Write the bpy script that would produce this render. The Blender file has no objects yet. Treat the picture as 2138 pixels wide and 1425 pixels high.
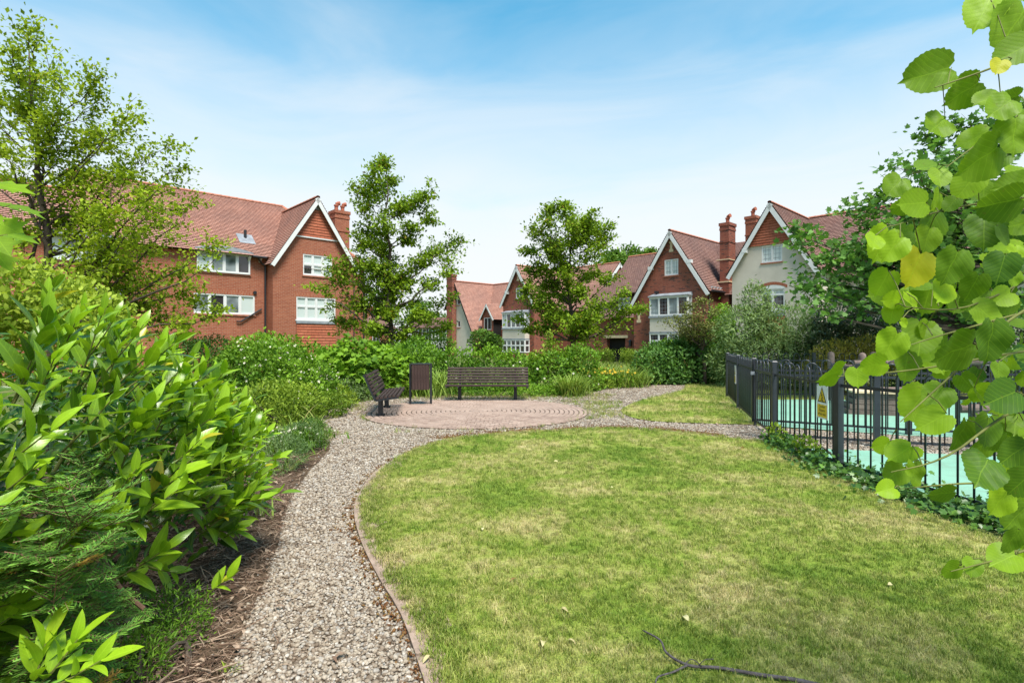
import bpy, math, random
import numpy as np
from mathutils import Vector, Matrix

random.seed(7)
RNG = np.random.default_rng(11)
S = bpy.context.scene
COL = S.collection
R = math.radians

# ------------------------------------------------------------------ camera
F = 1128.4                      # focal length in photo pixels (2138 wide)
EYE = 1.6
cam = bpy.data.cameras.new('camera')
cam.lens = 19.0
cam.sensor_width = 36.0
cam.clip_start = 0.05
cam.clip_end = 3000
camo = bpy.data.objects.new('camera', cam)
camo.location = (0, 0, EYE)
camo.rotation_euler = (R(90), 0, 0)
COL.objects.link(camo)
S.camera = camo

# ------------------------------------------------------------------ sky, sun, exposure
SUN_EL, SUN_AZ = R(61), R(156)      # azimuth measured from +Y towards +X: the sun stands behind and to the right
W = bpy.data.worlds.new('World')
S.world = W
W.use_nodes = True
wn, wl = W.node_tree.nodes, W.node_tree.links
wn.clear()
sky = wn.new('ShaderNodeTexSky')
sky.sky_type = 'NISHITA'
sky.sun_disc = False
sky.sun_elevation = SUN_EL
sky.sun_rotation = SUN_AZ
sky.air_density = 1.0
sky.dust_density = 0.6
sky.ozone_density = 2.0
tc = wn.new('ShaderNodeTexCoord')
sep = wn.new('ShaderNodeSeparateXYZ')
wl.new(tc.outputs['Generated'], sep.inputs[0])
# thin veil of high cloud, thick at the horizon and fraying upwards
mp = wn.new('ShaderNodeMapping'); mp.inputs['Scale'].default_value = (1.1, 1.1, 4.5)
mp.inputs['Rotation'].default_value = (0.12, 0.2, 0.5)
wl.new(tc.outputs['Generated'], mp.inputs[0])
nz = wn.new('ShaderNodeTexNoise'); nz.inputs['Scale'].default_value = 1.6
nz.inputs['Detail'].default_value = 6; nz.inputs['Roughness'].default_value = 0.55
nz.inputs['Distortion'].default_value = 0.9
wl.new(mp.outputs[0], nz.inputs['Vector'])
mad = wn.new('ShaderNodeMath'); mad.operation = 'MULTIPLY_ADD'     # elevation + wisps
wl.new(nz.outputs['Fac'], mad.inputs[0]); mad.inputs[1].default_value = -0.30
wl.new(sep.outputs['Z'], mad.inputs[2])
rmp = wn.new('ShaderNodeValToRGB')
rmp.color_ramp.elements[0].position = 0.0; rmp.color_ramp.elements[0].color = (0.97,)*3 + (1,)
rmp.color_ramp.elements[1].position = 0.42; rmp.color_ramp.elements[1].color = (0.0,)*3 + (1,)
for p_, c_ in ((0.09, 0.87), (0.2, 0.6), (0.31, 0.24)):
    e = rmp.color_ramp.elements.new(p_); e.color = (c_,)*3 + (1,)
wl.new(mad.outputs[0], rmp.inputs[0])
mix = wn.new('ShaderNodeMix'); mix.data_type = 'RGBA'
wl.new(rmp.outputs[0], mix.inputs['Factor'])
hs = wn.new('ShaderNodeHueSaturation'); hs.inputs['Saturation'].default_value = 1.3
hs.inputs['Hue'].default_value = 0.468
hs.inputs['Value'].default_value = 1.45
wl.new(sky.outputs[0], hs.inputs['Color'])
wl.new(hs.outputs[0], mix.inputs['A'])
mix.inputs['B'].default_value = (5.25, 5.4, 5.5, 1)
bg = wn.new('ShaderNodeBackground'); bg.inputs['Strength'].default_value = 0.11
wl.new(mix.outputs['Result'], bg.inputs['Color'])
wo = wn.new('ShaderNodeOutputWorld')
wl.new(bg.outputs[0], wo.inputs['Surface'])

sun = bpy.data.lights.new('sun', 'SUN')
sun.energy = 4.4
sun.angle = R(20)
sun.color = (1.0, 0.95, 0.87)
suno = bpy.data.objects.new('sun', sun)
sd = Vector((math.sin(SUN_AZ)*math.cos(SUN_EL), math.cos(SUN_AZ)*math.cos(SUN_EL), math.sin(SUN_EL)))
suno.rotation_euler = sd.to_track_quat('Z', 'Y').to_euler()
suno.location = sd*60
COL.objects.link(suno)

vs = S.view_settings
vs.view_transform = 'Standard'; vs.look = 'None'; vs.exposure = 0.72; vs.gamma = 1.0
vs.use_curve_mapping = False
S.cycles.use_denoising = True
S.cycles.max_bounces = 7
S.cycles.diffuse_bounces = 4
S.cycles.glossy_bounces = 3
S.cycles.transmission_bounces = 4
S.cycles.transparent_max_bounces = 6
S.cycles.caustics_reflective = False
S.cycles.caustics_refractive = False

# ------------------------------------------------------------------ placing helpers
def P(px, py, d):
    return np.array(((px-1069.0)/F*d, d, EYE-(py-712.5)/F*d))
def G(px, py, z=0.0):
    d = F*(EYE-z)/(py-712.5)
    return ((px-1069.0)/F*d, d)

# ------------------------------------------------------------------ object helpers
def tag(o, label=None, cat=None, group=None, kind=None):
    if label: o['label'] = label
    if cat: o['category'] = cat
    if group: o['group'] = group
    if kind: o['kind'] = kind
    return o
def link(o, parent=None):
    COL.objects.link(o)
    if parent is not None: o.parent = parent
    return o
def empty(name, loc=(0, 0, 0), rz=0.0, label=None, cat=None, group=None):
    o = bpy.data.objects.new(name, None)
    o.location = loc; o.rotation_euler = (0, 0, rz); o.empty_display_size = 0.2
    link(o)
    return tag(o, label, cat, group)
def obj(name, mesh, parent=None, loc=None, rot=None):
    o = bpy.data.objects.new(name, mesh)
    if loc is not None: o.location = loc
    if rot is not None: o.rotation_euler = rot
    return link(o, parent)

class MB:
    """collects polygons (with optional uv per vertex) for one mesh"""
    def __init__(s): s.v = []; s.f = []; s.uv = []; s.m = []
    def poly(s, pts, uv=None, mi=0):
        b = len(s.v)
        s.v += [tuple(map(float, p)) for p in pts]
        s.uv += list(uv) if uv is not None else [(0.0, 0.0)]*len(pts)
        s.f.append(tuple(range(b, b+len(pts)))); s.m.append(mi)
    def box(s, x0, x1, y0, y1, z0, z1, m=None, mi=0):
        c = [(x, y, z) for z in (z0, z1) for y in (y0, y1) for x in (x0, x1)]
        if m: c = [m(*p) for p in c]
        s.hexa(c, mi)
    def hexa(s, c, mi=0):
        b = len(s.v)
        s.v += [tuple(map(float, p)) for p in c]; s.uv += [(0.0, 0.0)]*8
        for q in ((0, 2, 3, 1), (4, 5, 7, 6), (0, 1, 5, 4), (2, 6, 7, 3), (0, 4, 6, 2), (1, 3, 7, 5)):
            s.f.append(tuple(b+i for i in q)); s.m.append(mi)
    def bar(s, p, q, w, h, up=(0, 0, 1), mi=0):
        """rectangular bar from p to q; w across, h along up"""
        p = Vector(p); q = Vector(q); d = (q-p).normalized(); up = Vector(up)
        x = d.cross(up).normalized(); z = x.cross(d).normalized()
        c = [tuple(e + x*(a*w/2) + z*(b_*h/2)) for b_ in (-1, 1) for e in (p, q) for a in (-1, 1)]
        s.hexa(c, mi)
    def tube(s, pts, rad, n=8, cap=True, mi=0):
        pts = [Vector(p) for p in pts]
        if not hasattr(rad, '__len__'): rad = [rad]*len(pts)
        b = len(s.v); ref = None
        for i, p in enumerate(pts):
            t = (pts[min(i+1, len(pts)-1)] - pts[max(i-1, 0)]).normalized()
            if ref is None:
                ref = t.orthogonal().normalized()
            ref = (ref - t*ref.dot(t)).normalized()
            bi = t.cross(ref)
            for k in range(n):
                a = 2*math.pi*k/n
                s.v.append(tuple(p + (ref*math.cos(a)+bi*math.sin(a))*rad[i]))
                s.uv.append((k/n, i))
        for i in range(len(pts)-1):
            for k in range(n):
                k2 = (k+1) % n
                s.f.append((b+i*n+k, b+i*n+k2, b+(i+1)*n+k2, b+(i+1)*n+k)); s.m.append(mi)
        if cap:
            s.f.append(tuple(b+k for k in reversed(range(n)))); s.m.append(mi)
            e = b+(len(pts)-1)*n
            s.f.append(tuple(e+k for k in range(n))); s.m.append(mi)
    def mesh(s, name, mats, smooth=False):
        me = bpy.data.meshes.new(name)
        me.from_pydata(s.v, [], s.f)
        if not isinstance(mats, (list, tuple)): mats = [mats]
        for m in mats: me.materials.append(m)
        if len(mats) > 1: me.polygons.foreach_set('material_index', s.m)
        uvl = me.uv_layers.new(name='UVMap')
        li = np.empty(len(me.loops), np.int32); me.loops.foreach_get('vertex_index', li)
        uvl.data.foreach_set('uv', np.array(s.uv, np.float32)[li].ravel())
        if smooth: me.polygons.foreach_set('use_smooth', [True]*len(me.polygons))
        me.update()
        return me
    def build(s, name, mats, parent=None, smooth=False, loc=None, rot=None):
        return obj(name, s.mesh(name, mats, smooth), parent, loc, rot)

def np_mesh(name, V, FA, mat, uv=None, var=None, smooth=False):
    """V (n,3); FA (m,k) faces; uv, var per vertex"""
    me = bpy.data.meshes.new(name)
    n, (m, k) = len(V), FA.shape
    me.vertices.add(n); me.vertices.foreach_set('co', np.asarray(V, np.float32).ravel())
    me.loops.add(m*k); me.loops.foreach_set('vertex_index', FA.astype(np.int32).ravel())
    me.polygons.add(m)
    me.polygons.foreach_set('loop_start', np.arange(0, m*k, k, dtype=np.int32))
    if uv is not None:
        u = me.uv_layers.new(name='UVMap')
        u.data.foreach_set('uv', np.asarray(uv, np.float32)[FA.ravel()].ravel())
    if var is not None:
        a = me.attributes.new('var', 'FLOAT', 'POINT')
        a.data.foreach_set('value', np.asarray(var, np.float32))
    me.materials.append(mat)
    if smooth: me.polygons.foreach_set('use_smooth', np.ones(m, bool))
    me.update(calc_edges=True)
    return me

def unit(a):
    a = np.asarray(a, float)
    return a/np.maximum(np.linalg.norm(a, axis=-1, keepdims=True), 1e-9)
def frames(axis, normal):
    """rotation matrices with y = axis, z as close to normal as can be"""
    y = unit(axis)
    x = unit(np.cross(y, normal))
    z = np.cross(x, y)
    return np.stack([x, y, z], axis=-1)
def spread(T, pos, rot, scl, var):
    """copies of template T = (V, F, UV) -> arrays for np_mesh"""
    V, FA, UV = T
    N, n = len(pos), len(V)
    s = np.asarray(scl, float)
    if s.ndim == 1: s = np.stack([s, s, s], -1)
    VV = np.einsum('nij,nkj->nki', rot, V[None]*s[:, None, :]) + pos[:, None, :]
    FF = FA[None] + (np.arange(N)*n)[:, None, None]
    return VV.reshape(-1, 3), FF.reshape(-1, FA.shape[1]), np.tile(UV, (N, 1)), np.repeat(var, n)
def join_arr(parts):
    Vs, Fs, Us, As = [], [], [], []; b = 0
    for V, FA, U, A in parts:
        Vs.append(V); Fs.append(FA+b); Us.append(U); As.append(A); b += len(V)
    return np.concatenate(Vs), np.concatenate(Fs), np.concatenate(Us), np.concatenate(As)

def inside(pts, poly):
    x, y = pts[:, 0], pts[:, 1]; r = np.zeros(len(pts), bool)
    n = len(poly)
    for i in range(n):
        x0, y0 = poly[i]; x1, y1 = poly[(i+1) % n]
        c = ((y0 > y) != (y1 > y)) & (x < (x1-x0)*(y-y0)/((y1-y0) or 1e-12)+x0)
        r ^= c
    return r
def rand_in(poly, density, rng=RNG):
    p = np.array(poly); lo, hi = p.min(0), p.max(0)
    n = int((hi-lo).prod()*density)
    q = rng.uniform(lo, hi, (n, 2))
    return q[inside(q, poly)]
def smooth_line(pts, k=6):
    """Catmull-Rom through 2-D or 3-D points"""
    p = np.array(pts, float); out = []
    for i in range(len(p)-1):
        a, b, c, d = p[max(i-1, 0)], p[i], p[i+1], p[min(i+2, len(p)-1)]
        for t in np.arange(k)/k:
            out.append(0.5*((2*b)+(c-a)*t+(2*a-5*b+4*c-d)*t*t+(3*b-a-3*c+d)*t**3))
    out.append(p[-1])
    return np.array(out)

def scatter_gn(name, pts, rot, scl, protos, parent=None):
    """stuff nobody could count: geometry-node instances of small meshes on given points"""
    me = bpy.data.meshes.new(name)
    N = len(pts)
    me.vertices.add(N); me.vertices.foreach_set('co', np.asarray(pts, np.float32).ravel())
    a = me.attributes.new('rot', 'FLOAT_VECTOR', 'POINT'); a.data.foreach_set('vector', np.asarray(rot, np.float32).ravel())
    a = me.attributes.new('scl', 'FLOAT', 'POINT'); a.data.foreach_set('value', np.asarray(scl, np.float32))
    a = me.attributes.new('pick', 'INT', 'POINT'); a.data.foreach_set('value', RNG.integers(0, len(protos), N).astype(np.int32))
    o = obj(name, me, parent)
    ng = bpy.data.node_groups.new(name, 'GeometryNodeTree')
    ng.interface.new_socket('Geometry', in_out='INPUT', socket_type='NodeSocketGeometry')
    ng.interface.new_socket('Geometry', in_out='OUTPUT', socket_type='NodeSocketGeometry')
    n, l = ng.nodes, ng.links
    gi, go = n.new('NodeGroupInput'), n.new('NodeGroupOutput')
    inst = n.new('GeometryNodeInstanceOnPoints')
    jn = n.new('GeometryNodeJoinGeometry')
    for m in protos:
        po = bpy.data.objects.new(name+'_piece', m)
        oi = n.new('GeometryNodeObjectInfo'); oi.inputs['Object'].default_value = po
        oi.inputs['As Instance'].default_value = True
        l.new(oi.outputs['Geometry'], jn.inputs[0])
    def attr(nm, t):
        x = n.new('GeometryNodeInputNamedAttribute'); x.data_type = t; x.inputs['Name'].default_value = nm
        return x.outputs['Attribute']
    l.new(gi.outputs[0], inst.inputs['Points'])
    l.new(jn.outputs[0], inst.inputs['Instance'])
    inst.inputs['Pick Instance'].default_value = True
    l.new(attr('pick', 'INT'), inst.inputs['Instance Index'])
    l.new(attr('rot', 'FLOAT_VECTOR'), inst.inputs['Rotation'])
    l.new(attr('scl', 'FLOAT'), inst.inputs['Scale'])
    l.new(inst.outputs[0], go.inputs[0])
    md = o.modifiers.new('scatter', 'NODES'); md.node_group = ng
    return o

# ------------------------------------------------------------------ materials
class NT:
    def __init__(s, name):
        s.mat = bpy.data.materials.new(name); s.mat.use_nodes = True
        s.n, s.l = s.mat.node_tree.nodes, s.mat.node_tree.links
        s.n.clear()
        s.out = s.n.new('ShaderNodeOutputMaterial')
    def new(s, t, **kw):
        x = s.n.new(t)
        for k, v in kw.items():
            if k in x.inputs.keys(): s.put(x.inputs[k], v)
            else: setattr(x, k, v)
        return x
    def put(s, inp, v):
        if isinstance(v, bpy.types.NodeSocket): s.l.new(v, inp)
        else:
            if inp.type == 'RGBA' and len(v) == 3: v = (*v, 1)
            inp.default_value = v
    def math(s, op, a, b=0.0, c=None):
        x = s.new('ShaderNodeMath', operation=op)
        s.put(x.inputs[0], a); s.put(x.inputs[1], b)
        if c is not None: s.put(x.inputs[2], c)
        return x.outputs[0]
    def noise(s, vec, scale, detail=3, rough=0.55, dist=0.0):
        x = s.new('ShaderNodeTexNoise', Scale=float(scale), Detail=float(detail), Roughness=rough, Distortion=dist)
        if vec is not None: s.l.new(vec, x.inputs['Vector'])
        return x.outputs['Fac']
    def ramp(s, fac, stops):
        x = s.new('ShaderNodeValToRGB'); el = x.color_ramp.elements
        while len(el) < len(stops): el.new(0.5)
        for e, (p, c) in zip(el, stops):
            e.position = p; e.color = (*c, 1) if len(c) == 3 else c
        s.put(x.inputs[0], fac)
        return x.outputs[0]
    def mixc(s, fac, a, b, bt='MIX'):
        x = s.new('ShaderNodeMix', data_type='RGBA', blend_type=bt)
        s.put(x.inputs['Factor'], fac); s.put(x.inputs['A'], a); s.put(x.inputs['B'], b)
        return x.outputs['Result']
    def coord(s, kind='Object'):
        return s.new('ShaderNodeTexCoord').outputs[kind]
    def pos(s):
        return s.new('ShaderNodeNewGeometry').outputs['Position']
    def rnd(s):
        return s.new('ShaderNodeObjectInfo').outputs['Random']
    def bump(s, h, strength=0.4, dist=0.01):
        return s.new('ShaderNodeBump', Strength=strength, Distance=dist, Height=h).outputs[0]
    def bsdf(s, color, rough=0.7, spec=0.3, bump=None, metal=0.0):
        x = s.new('ShaderNodeBsdfPrincipled')
        s.put(x.inputs['Base Color'], color); s.put(x.inputs['Roughness'], rough)
        s.put(x.inputs['Specular IOR Level'], spec); s.put(x.inputs['Metallic'], metal)
        if bump is not None: s.l.new(bump, x.inputs['Normal'])
        return x.outputs[0]
    def done(s, sh):
        s.l.new(sh, s.out.inputs['Surface'])
        return s.mat

def plain(name, c, rough=0.6, spec=0.3, var=0.12, scale=6.0, bump=0.15, metal=0.0):
    """colour with gentle mottling and grain"""
    t = NT(name); co = t.coord()
    f = t.noise(co, scale, 5, 0.6)
    lo = tuple(x*(1-var) for x in c); hi = tuple(min(1, x*(1+var)) for x in c)
    b = t.bump(t.noise(co, scale*9, 3), bump, 0.004)
    return t.done(t.bsdf(t.ramp(f, [(0.3, lo), (0.7, hi)]), rough, spec, b, metal))

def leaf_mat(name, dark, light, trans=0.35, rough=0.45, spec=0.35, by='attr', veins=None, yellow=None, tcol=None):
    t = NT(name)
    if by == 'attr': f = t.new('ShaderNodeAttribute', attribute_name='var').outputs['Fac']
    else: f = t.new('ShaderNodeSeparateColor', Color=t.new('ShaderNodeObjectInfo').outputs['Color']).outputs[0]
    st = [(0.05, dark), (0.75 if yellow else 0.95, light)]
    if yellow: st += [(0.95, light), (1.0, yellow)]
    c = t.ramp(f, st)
    nb = None
    uv = t.coord('UV')
    sp = t.new('ShaderNodeSeparateXYZ', Vector=uv)
    if veins:
        ax = t.math('ABSOLUTE', sp.outputs[0])
        k = t.math('SUBTRACT', sp.outputs[1], t.math('MULTIPLY', ax, veins[0]))
        w = t.math('PINGPONG', t.math('MULTIPLY', k, veins[1]), 0.5)
        side = t.math('LESS_THAN', w, 0.035)
        mid = t.math('LESS_THAN', ax, 0.012)
        vn = t.math('MAXIMUM', side, mid)
        c = t.mixc(t.math('MULTIPLY', vn, 0.16), c, tuple(min(1, x*1.9+0.03) for x in light))
        nb = t.bump(t.math('ADD', w, t.math('MULTIPLY', mid, 1.0)), 0.09, 0.003)
    if veins:
        sp_ = t.noise(t.pos(), 85, 3, 0.6)
        c = t.mixc(t.math('MULTIPLY', t.ramp(sp_, [(0.66, (0, 0, 0)), (0.72, (1, 1, 1))]), 0.45), c, (0.20, 0.15, 0.03))
    mot = t.noise(t.pos(), 30, 3)
    c = t.mixc(0.22, c, t.ramp(mot, [(0.3, (0.35, 0.35, 0.35)), (0.7, (1.0, 1.0, 1.0))]), 'MULTIPLY')
    p = t.bsdf(c, rough, spec, nb)
    tr = t.new('ShaderNodeBsdfTranslucent')
    t.put(tr.inputs['Color'], t.mixc(1.0, c, tcol or (1.0, 1.0, 0.55), 'MULTIPLY') if tcol is None else t.mixc(0.5, c, tcol))
    if nb is not None: t.l.new(nb, tr.inputs['Normal'])
    mx = t.new('ShaderNodeMixShader'); mx.inputs[0].default_value = trans
    t.l.new(p, mx.inputs[1]); t.l.new(tr.outputs[0], mx.inputs[2])
    return t.done(mx.outputs[0])

def brick_mat(name, c1, c2, mortar, size=(0.225, 0.075), soldier=False, dark=0.0, stain=0.25):
    t = NT(name); co = t.coord()
    sp = t.new('ShaderNodeSeparateXYZ', Vector=co)
    u = t.math('ADD', sp.outputs[0], sp.outputs[1])
    cb = t.new('ShaderNodeCombineXYZ')
    a, b = (sp.outputs[2], u) if soldier else (u, sp.outputs[2])
    t.put(cb.inputs[0], a); t.put(cb.inputs[1], b)
    br = t.new('ShaderNodeTexBrick', Scale=1.0, Color1=c1, Color2=c2, Mortar=mortar, Bias=0.0)
    br.inputs['Mortar Size'].default_value = 0.006
    br.inputs['Mortar Smooth'].default_value = 0.2
    br.inputs['Brick Width'].default_value = size[0]; br.inputs['Row Height'].default_value = size[1]
    t.l.new(cb.outputs[0], br.inputs['Vector'])
    n1 = t.noise(co, 0.55, 4, 0.6); n2 = t.noise(co, 9, 3)
    c = t.mixc(stain, br.outputs['Color'], t.ramp(n1, [(0.3, (0.45, 0.4, 0.38)), (0.7, (1, 1, 1))]), 'MULTIPLY')
    c = t.mixc(0.35, c, t.ramp(n2, [(0.3, (0.55, 0.5, 0.5)), (0.65, (1.0, 1.0, 1.0))]), 'MULTIPLY')
    if dark:
        vo = t.new('ShaderNodeTexBrick', Scale=1.0, Color1=(0, 0, 0), Color2=(1, 1, 1), Mortar=(0, 0, 0))
        vo.inputs['Mortar Size'].default_value = 0.006
        vo.inputs['Brick Width'].default_value = size[0]; vo.inputs['Row Height'].default_value = size[1]
        t.l.new(cb.outputs[0], vo.inputs['Vector'])
        f = t.math('GREATER_THAN', vo.outputs['Color'], 1-dark)
        c = t.mixc(t.math('MULTIPLY', f, 0.75), c, (0.035, 0.025, 0.025))
    bm = t.bump(t.math('ADD', t.math('MULTIPLY', br.outputs['Fac'], -1.0), t.math('MULTIPLY', n2, 0.4)), 0.5, 0.012)
    return t.done(t.bsdf(c, 0.85, 0.2, bm))

def tile_mat(name, c1, c2, width=0.19, row=0.15, joint_shade=(0.28, 0.011), stain=(0.16, 0.10, 0.09), amt=0.5):
    t = NT(name); uv = t.coord('UV')
    br = t.new('ShaderNodeTexBrick', Scale=1.0, Color1=c1, Color2=c2, Mortar=tuple(x*joint_shade[0] for x in c1))  # dark joint lines also paint in the shadow under each overlapping course
    br.inputs['Mortar Size'].default_value = joint_shade[1]
    br.inputs['Brick Width'].default_value = width; br.inputs['Row Height'].default_value = row
    t.l.new(uv, br.inputs['Vector'])
    co = t.coord()
    n1 = t.noise(co, 0.6, 5, 0.65); n2 = t.noise(co, 7, 3)
    c = t.mixc(t.math('MULTIPLY', t.ramp(n1, [(0.42, (0, 0, 0)), (0.68, (1, 1, 1))]), amt), br.outputs['Color'], stain)
    c = t.mixc(0.4, c, t.ramp(n2, [(0.3, (0.55, 0.55, 0.55)), (0.7, (1, 1, 1))]), 'MULTIPLY')
    bm = t.bump(t.math('ADD', br.outputs['Fac'], n2), 0.4, 0.01)
    return t.done(t.bsdf(c, 0.85, 0.2, bm))
# ------------------------------------------------------------------ shared materials
M = {}
def grass_mat(name, blade=False):
    """mown lawn, green with worn straw-coloured patches (the pattern lies in the place, not in the picture)"""
    t = NT(name); p = t.pos()
    mp = t.new('ShaderNodeMapping', Vector=p); mp.inputs['Scale'].default_value = (1, 1, 0)
    v = mp.outputs[0]
    big = t.noise(v, 1.0, 5, 0.65, 0.6); fine = t.noise(v, 7, 4, 0.7)
    st = t.new('ShaderNodeMapping', Vector=p); st.inputs['Rotation'].default_value = (0, 0, R(38)); st.inputs['Scale'].default_value = (0.35, 2.2, 0)
    arc = t.noise(st.outputs[0], 1.0, 3, 0.5, 0.8)
    f = t.math('ADD', t.math('MULTIPLY', big, 0.62), t.math('ADD', t.math('MULTIPLY', fine, 0.26), t.math('MULTIPLY', arc, 0.22)))
    if blade:
        f = t.math('ADD', f, t.math('MULTIPLY', t.math('SUBTRACT', t.rnd(), 0.5), 0.16))
    c = t.ramp(f, [(0.41, (0.155, 0.25, 0.030)), (0.505, (0.245, 0.32, 0.048)), (0.58, (0.36, 0.375, 0.10)), (0.69, (0.54, 0.46, 0.22))])
    if blade:
        c = t.mixc(1.0, c, t.ramp(t.math('FRACT', t.math('MULTIPLY', t.rnd(), 17.3)), [(0.0, (0.55, 0.6, 0.5)), (0.6, (1.0, 1.0, 1.0)), (1.0, (1.35, 1.3, 1.3))]), 'MULTIPLY')
        pr = t.bsdf(c, 0.5, 0.25)
        tr = t.new('ShaderNodeBsdfTranslucent'); t.put(tr.inputs['Color'], c)
        mx = t.new('ShaderNodeMixShader'); mx.inputs[0].default_value = 0.35
        t.l.new(pr, mx.inputs[1]); t.l.new(tr.outputs[0], mx.inputs[2])
        return t.done(mx.outputs[0])
    c = t.mixc(0.55, c, t.ramp(t.noise(v, 60, 3), [(0.35, (0.35, 0.3, 0.2)), (0.65, (1, 1, 1))]), 'MULTIPLY')
    return t.done(t.bsdf(c, 0.9, 0.1, t.bump(t.noise(v, 90, 3), 0.8, 0.02)))
M['lawn'] = grass_mat('lawn_turf'); M['blade'] = grass_mat('grass_blade', True)

t = NT('soil'); p = t.pos()
M['soil'] = t.done(t.bsdf(t.ramp(t.noise(p, 5, 6, 0.7), [(0.3, (0.045, 0.03, 0.018)), (0.5, (0.10, 0.068, 0.042)), (0.7, (0.19, 0.135, 0.09))]), 0.95, 0.1, t.bump(t.noise(p, 40, 5), 0.9, 0.03)))
t = NT('rough_ground'); p = t.pos()
M['rough'] = t.done(t.bsdf(t.ramp(t.noise(p, 1.3, 6, 0.7), [(0.3, (0.05, 0.07, 0.02)), (0.5, (0.11, 0.14, 0.035)), (0.7, (0.2, 0.19, 0.08))]), 0.95, 0.1, t.bump(t.noise(p, 30, 4), 0.8, 0.03)))
t = NT('gravel_bed'); p = t.pos()
vo = t.new('ShaderNodeTexVoronoi', Vector=p, Scale=38.0)
cc = t.ramp(t.new('ShaderNodeSeparateColor', Color=vo.outputs['Color']).outputs[0], [(0.0, (0.28, 0.215, 0.155)), (0.5, (0.42, 0.345, 0.27)), (1.0, (0.60, 0.53, 0.45))])
edge = t.ramp(vo.outputs['Distance'], [(0.25, (1, 1, 1)), (0.75, (0.22, 0.18, 0.14))])
cc = t.mixc(1.0, cc, edge, 'MULTIPLY')
moss = t.ramp(t.noise(p, 0.9, 5, 0.65), [(0.52, (0, 0, 0)), (0.66, (1, 1, 1))])
cc = t.mixc(t.math('MULTIPLY', moss, 0.45), cc, (0.17, 0.10, 0.055))
M['gravel_bed'] = t.done(t.bsdf(cc, 0.85, 0.2, t.bump(t.math('MULTIPLY', vo.outputs['Distance'], -1.0), 0.9, 0.025)))
def stone_mat(name, stops):
    t = NT(name)
    c = t.ramp(t.rnd(), stops)
    c = t.mixc(0.4, c, t.ramp(t.noise(t.coord(), 2.5, 4), [(0.3, (0.5, 0.46, 0.42)), (0.65, (1, 1, 1))]), 'MULTIPLY')
    return t.done(t.bsdf(c, 0.75, 0.3))
M['stone'] = stone_mat('gravel_stone', [(0.0, (0.13, 0.095, 0.065)), (0.12, (0.23, 0.175, 0.125)), (0.4, (0.33, 0.27, 0.20)), (0.65, (0.42, 0.355, 0.275)), (0.85, (0.28, 0.25, 0.215)), (1.0, (0.54, 0.48, 0.40))])
def bits(name, c0, c1, c2):
    t = NT(name)
    return t.done(t.bsdf(t.ramp(t.rnd(), [(0.0, c0), (0.5, c1), (1.0, c2)]), 0.9, 0.15))
M['litter'] = bits('litter', (0.07, 0.042, 0.028), (0.17, 0.105, 0.07), (0.42, 0.31, 0.22))
M['moss'] = bits('moss', (0.10, 0.045, 0.02), (0.17, 0.08, 0.03), (0.2, 0.14, 0.05))
t = NT('paver'); co = t.coord(); 
ob = t.new('ShaderNodeObjectInfo')
c = t.ramp(t.noise(t.pos(), 2.2, 5, 0.7), [(0.3, (0.30, 0.215, 0.17)), (0.55, (0.39, 0.285, 0.225)), (0.75, (0.46, 0.35, 0.285))])
c = t.mixc(0.5, c, t.ramp(ob.outputs['Random'], [(0.0, (0.5, 0.45, 0.43)), (1.0, (1.0, 1.0, 1.0))]), 'MULTIPLY')
c = t.mixc(0.5, c, t.ramp(t.noise(t.pos(), 45, 4), [(0.3, (0.6, 0.55, 0.52)), (0.7, (1, 1, 1))]), 'MULTIPLY')
M['paver'] = t.done(t.bsdf(c, 0.85, 0.2, t.bump(t.noise(t.pos(), 120, 3), 0.4, 0.004)))
M['joint'] = plain('joint_sand', (0.05, 0.038, 0.026), 0.95, 0.1, 0.4, 12)
M['edging'] = plain('edging_stone', (0.29, 0.21, 0.16), 0.9, 0.15, 0.3, 14, 0.5)
t = NT('play_surface'); p = t.pos()
c = t.ramp(t.noise(p, 0.7, 5, 0.6), [(0.3, (0.19, 0.38, 0.275)), (0.7, (0.25, 0.45, 0.33))])
c = t.mixc(0.45, c, t.ramp(t.noise(p, 160, 2), [(0.35, (0.6, 0.65, 0.62)), (0.65, (1, 1, 1))]), 'MULTIPLY')
c = t.mixc(t.math('MULTIPLY', t.ramp(t.noise(p, 2.4, 6, 0.72), [(0.48, (0, 0, 0)), (0.75, (1, 1, 1))]), 0.5), c, (0.16, 0.19, 0.13))
M['play'] = t.done(t.bsdf(c, 0.85, 0.2, t.bump(t.noise(p, 200, 2), 0.5, 0.004)))

# ------------------------------------------------------------------ ground sheets
def sheet(name, poly, z, mat, kind='structure'):
    b = MB(); b.poly([(x, y, z) for x, y in poly])
    o = b.build(name, mat); o['kind'] = kind
    return o
BIG = 900
gr = MB()
gr.poly([(-BIG, -60, 0), (BIG, -60, 0), (BIG, BIG*2, 0), (-BIG, BIG*2, 0)])
o = gr.build('ground', M['rough']); o['kind'] = 'structure'

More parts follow.
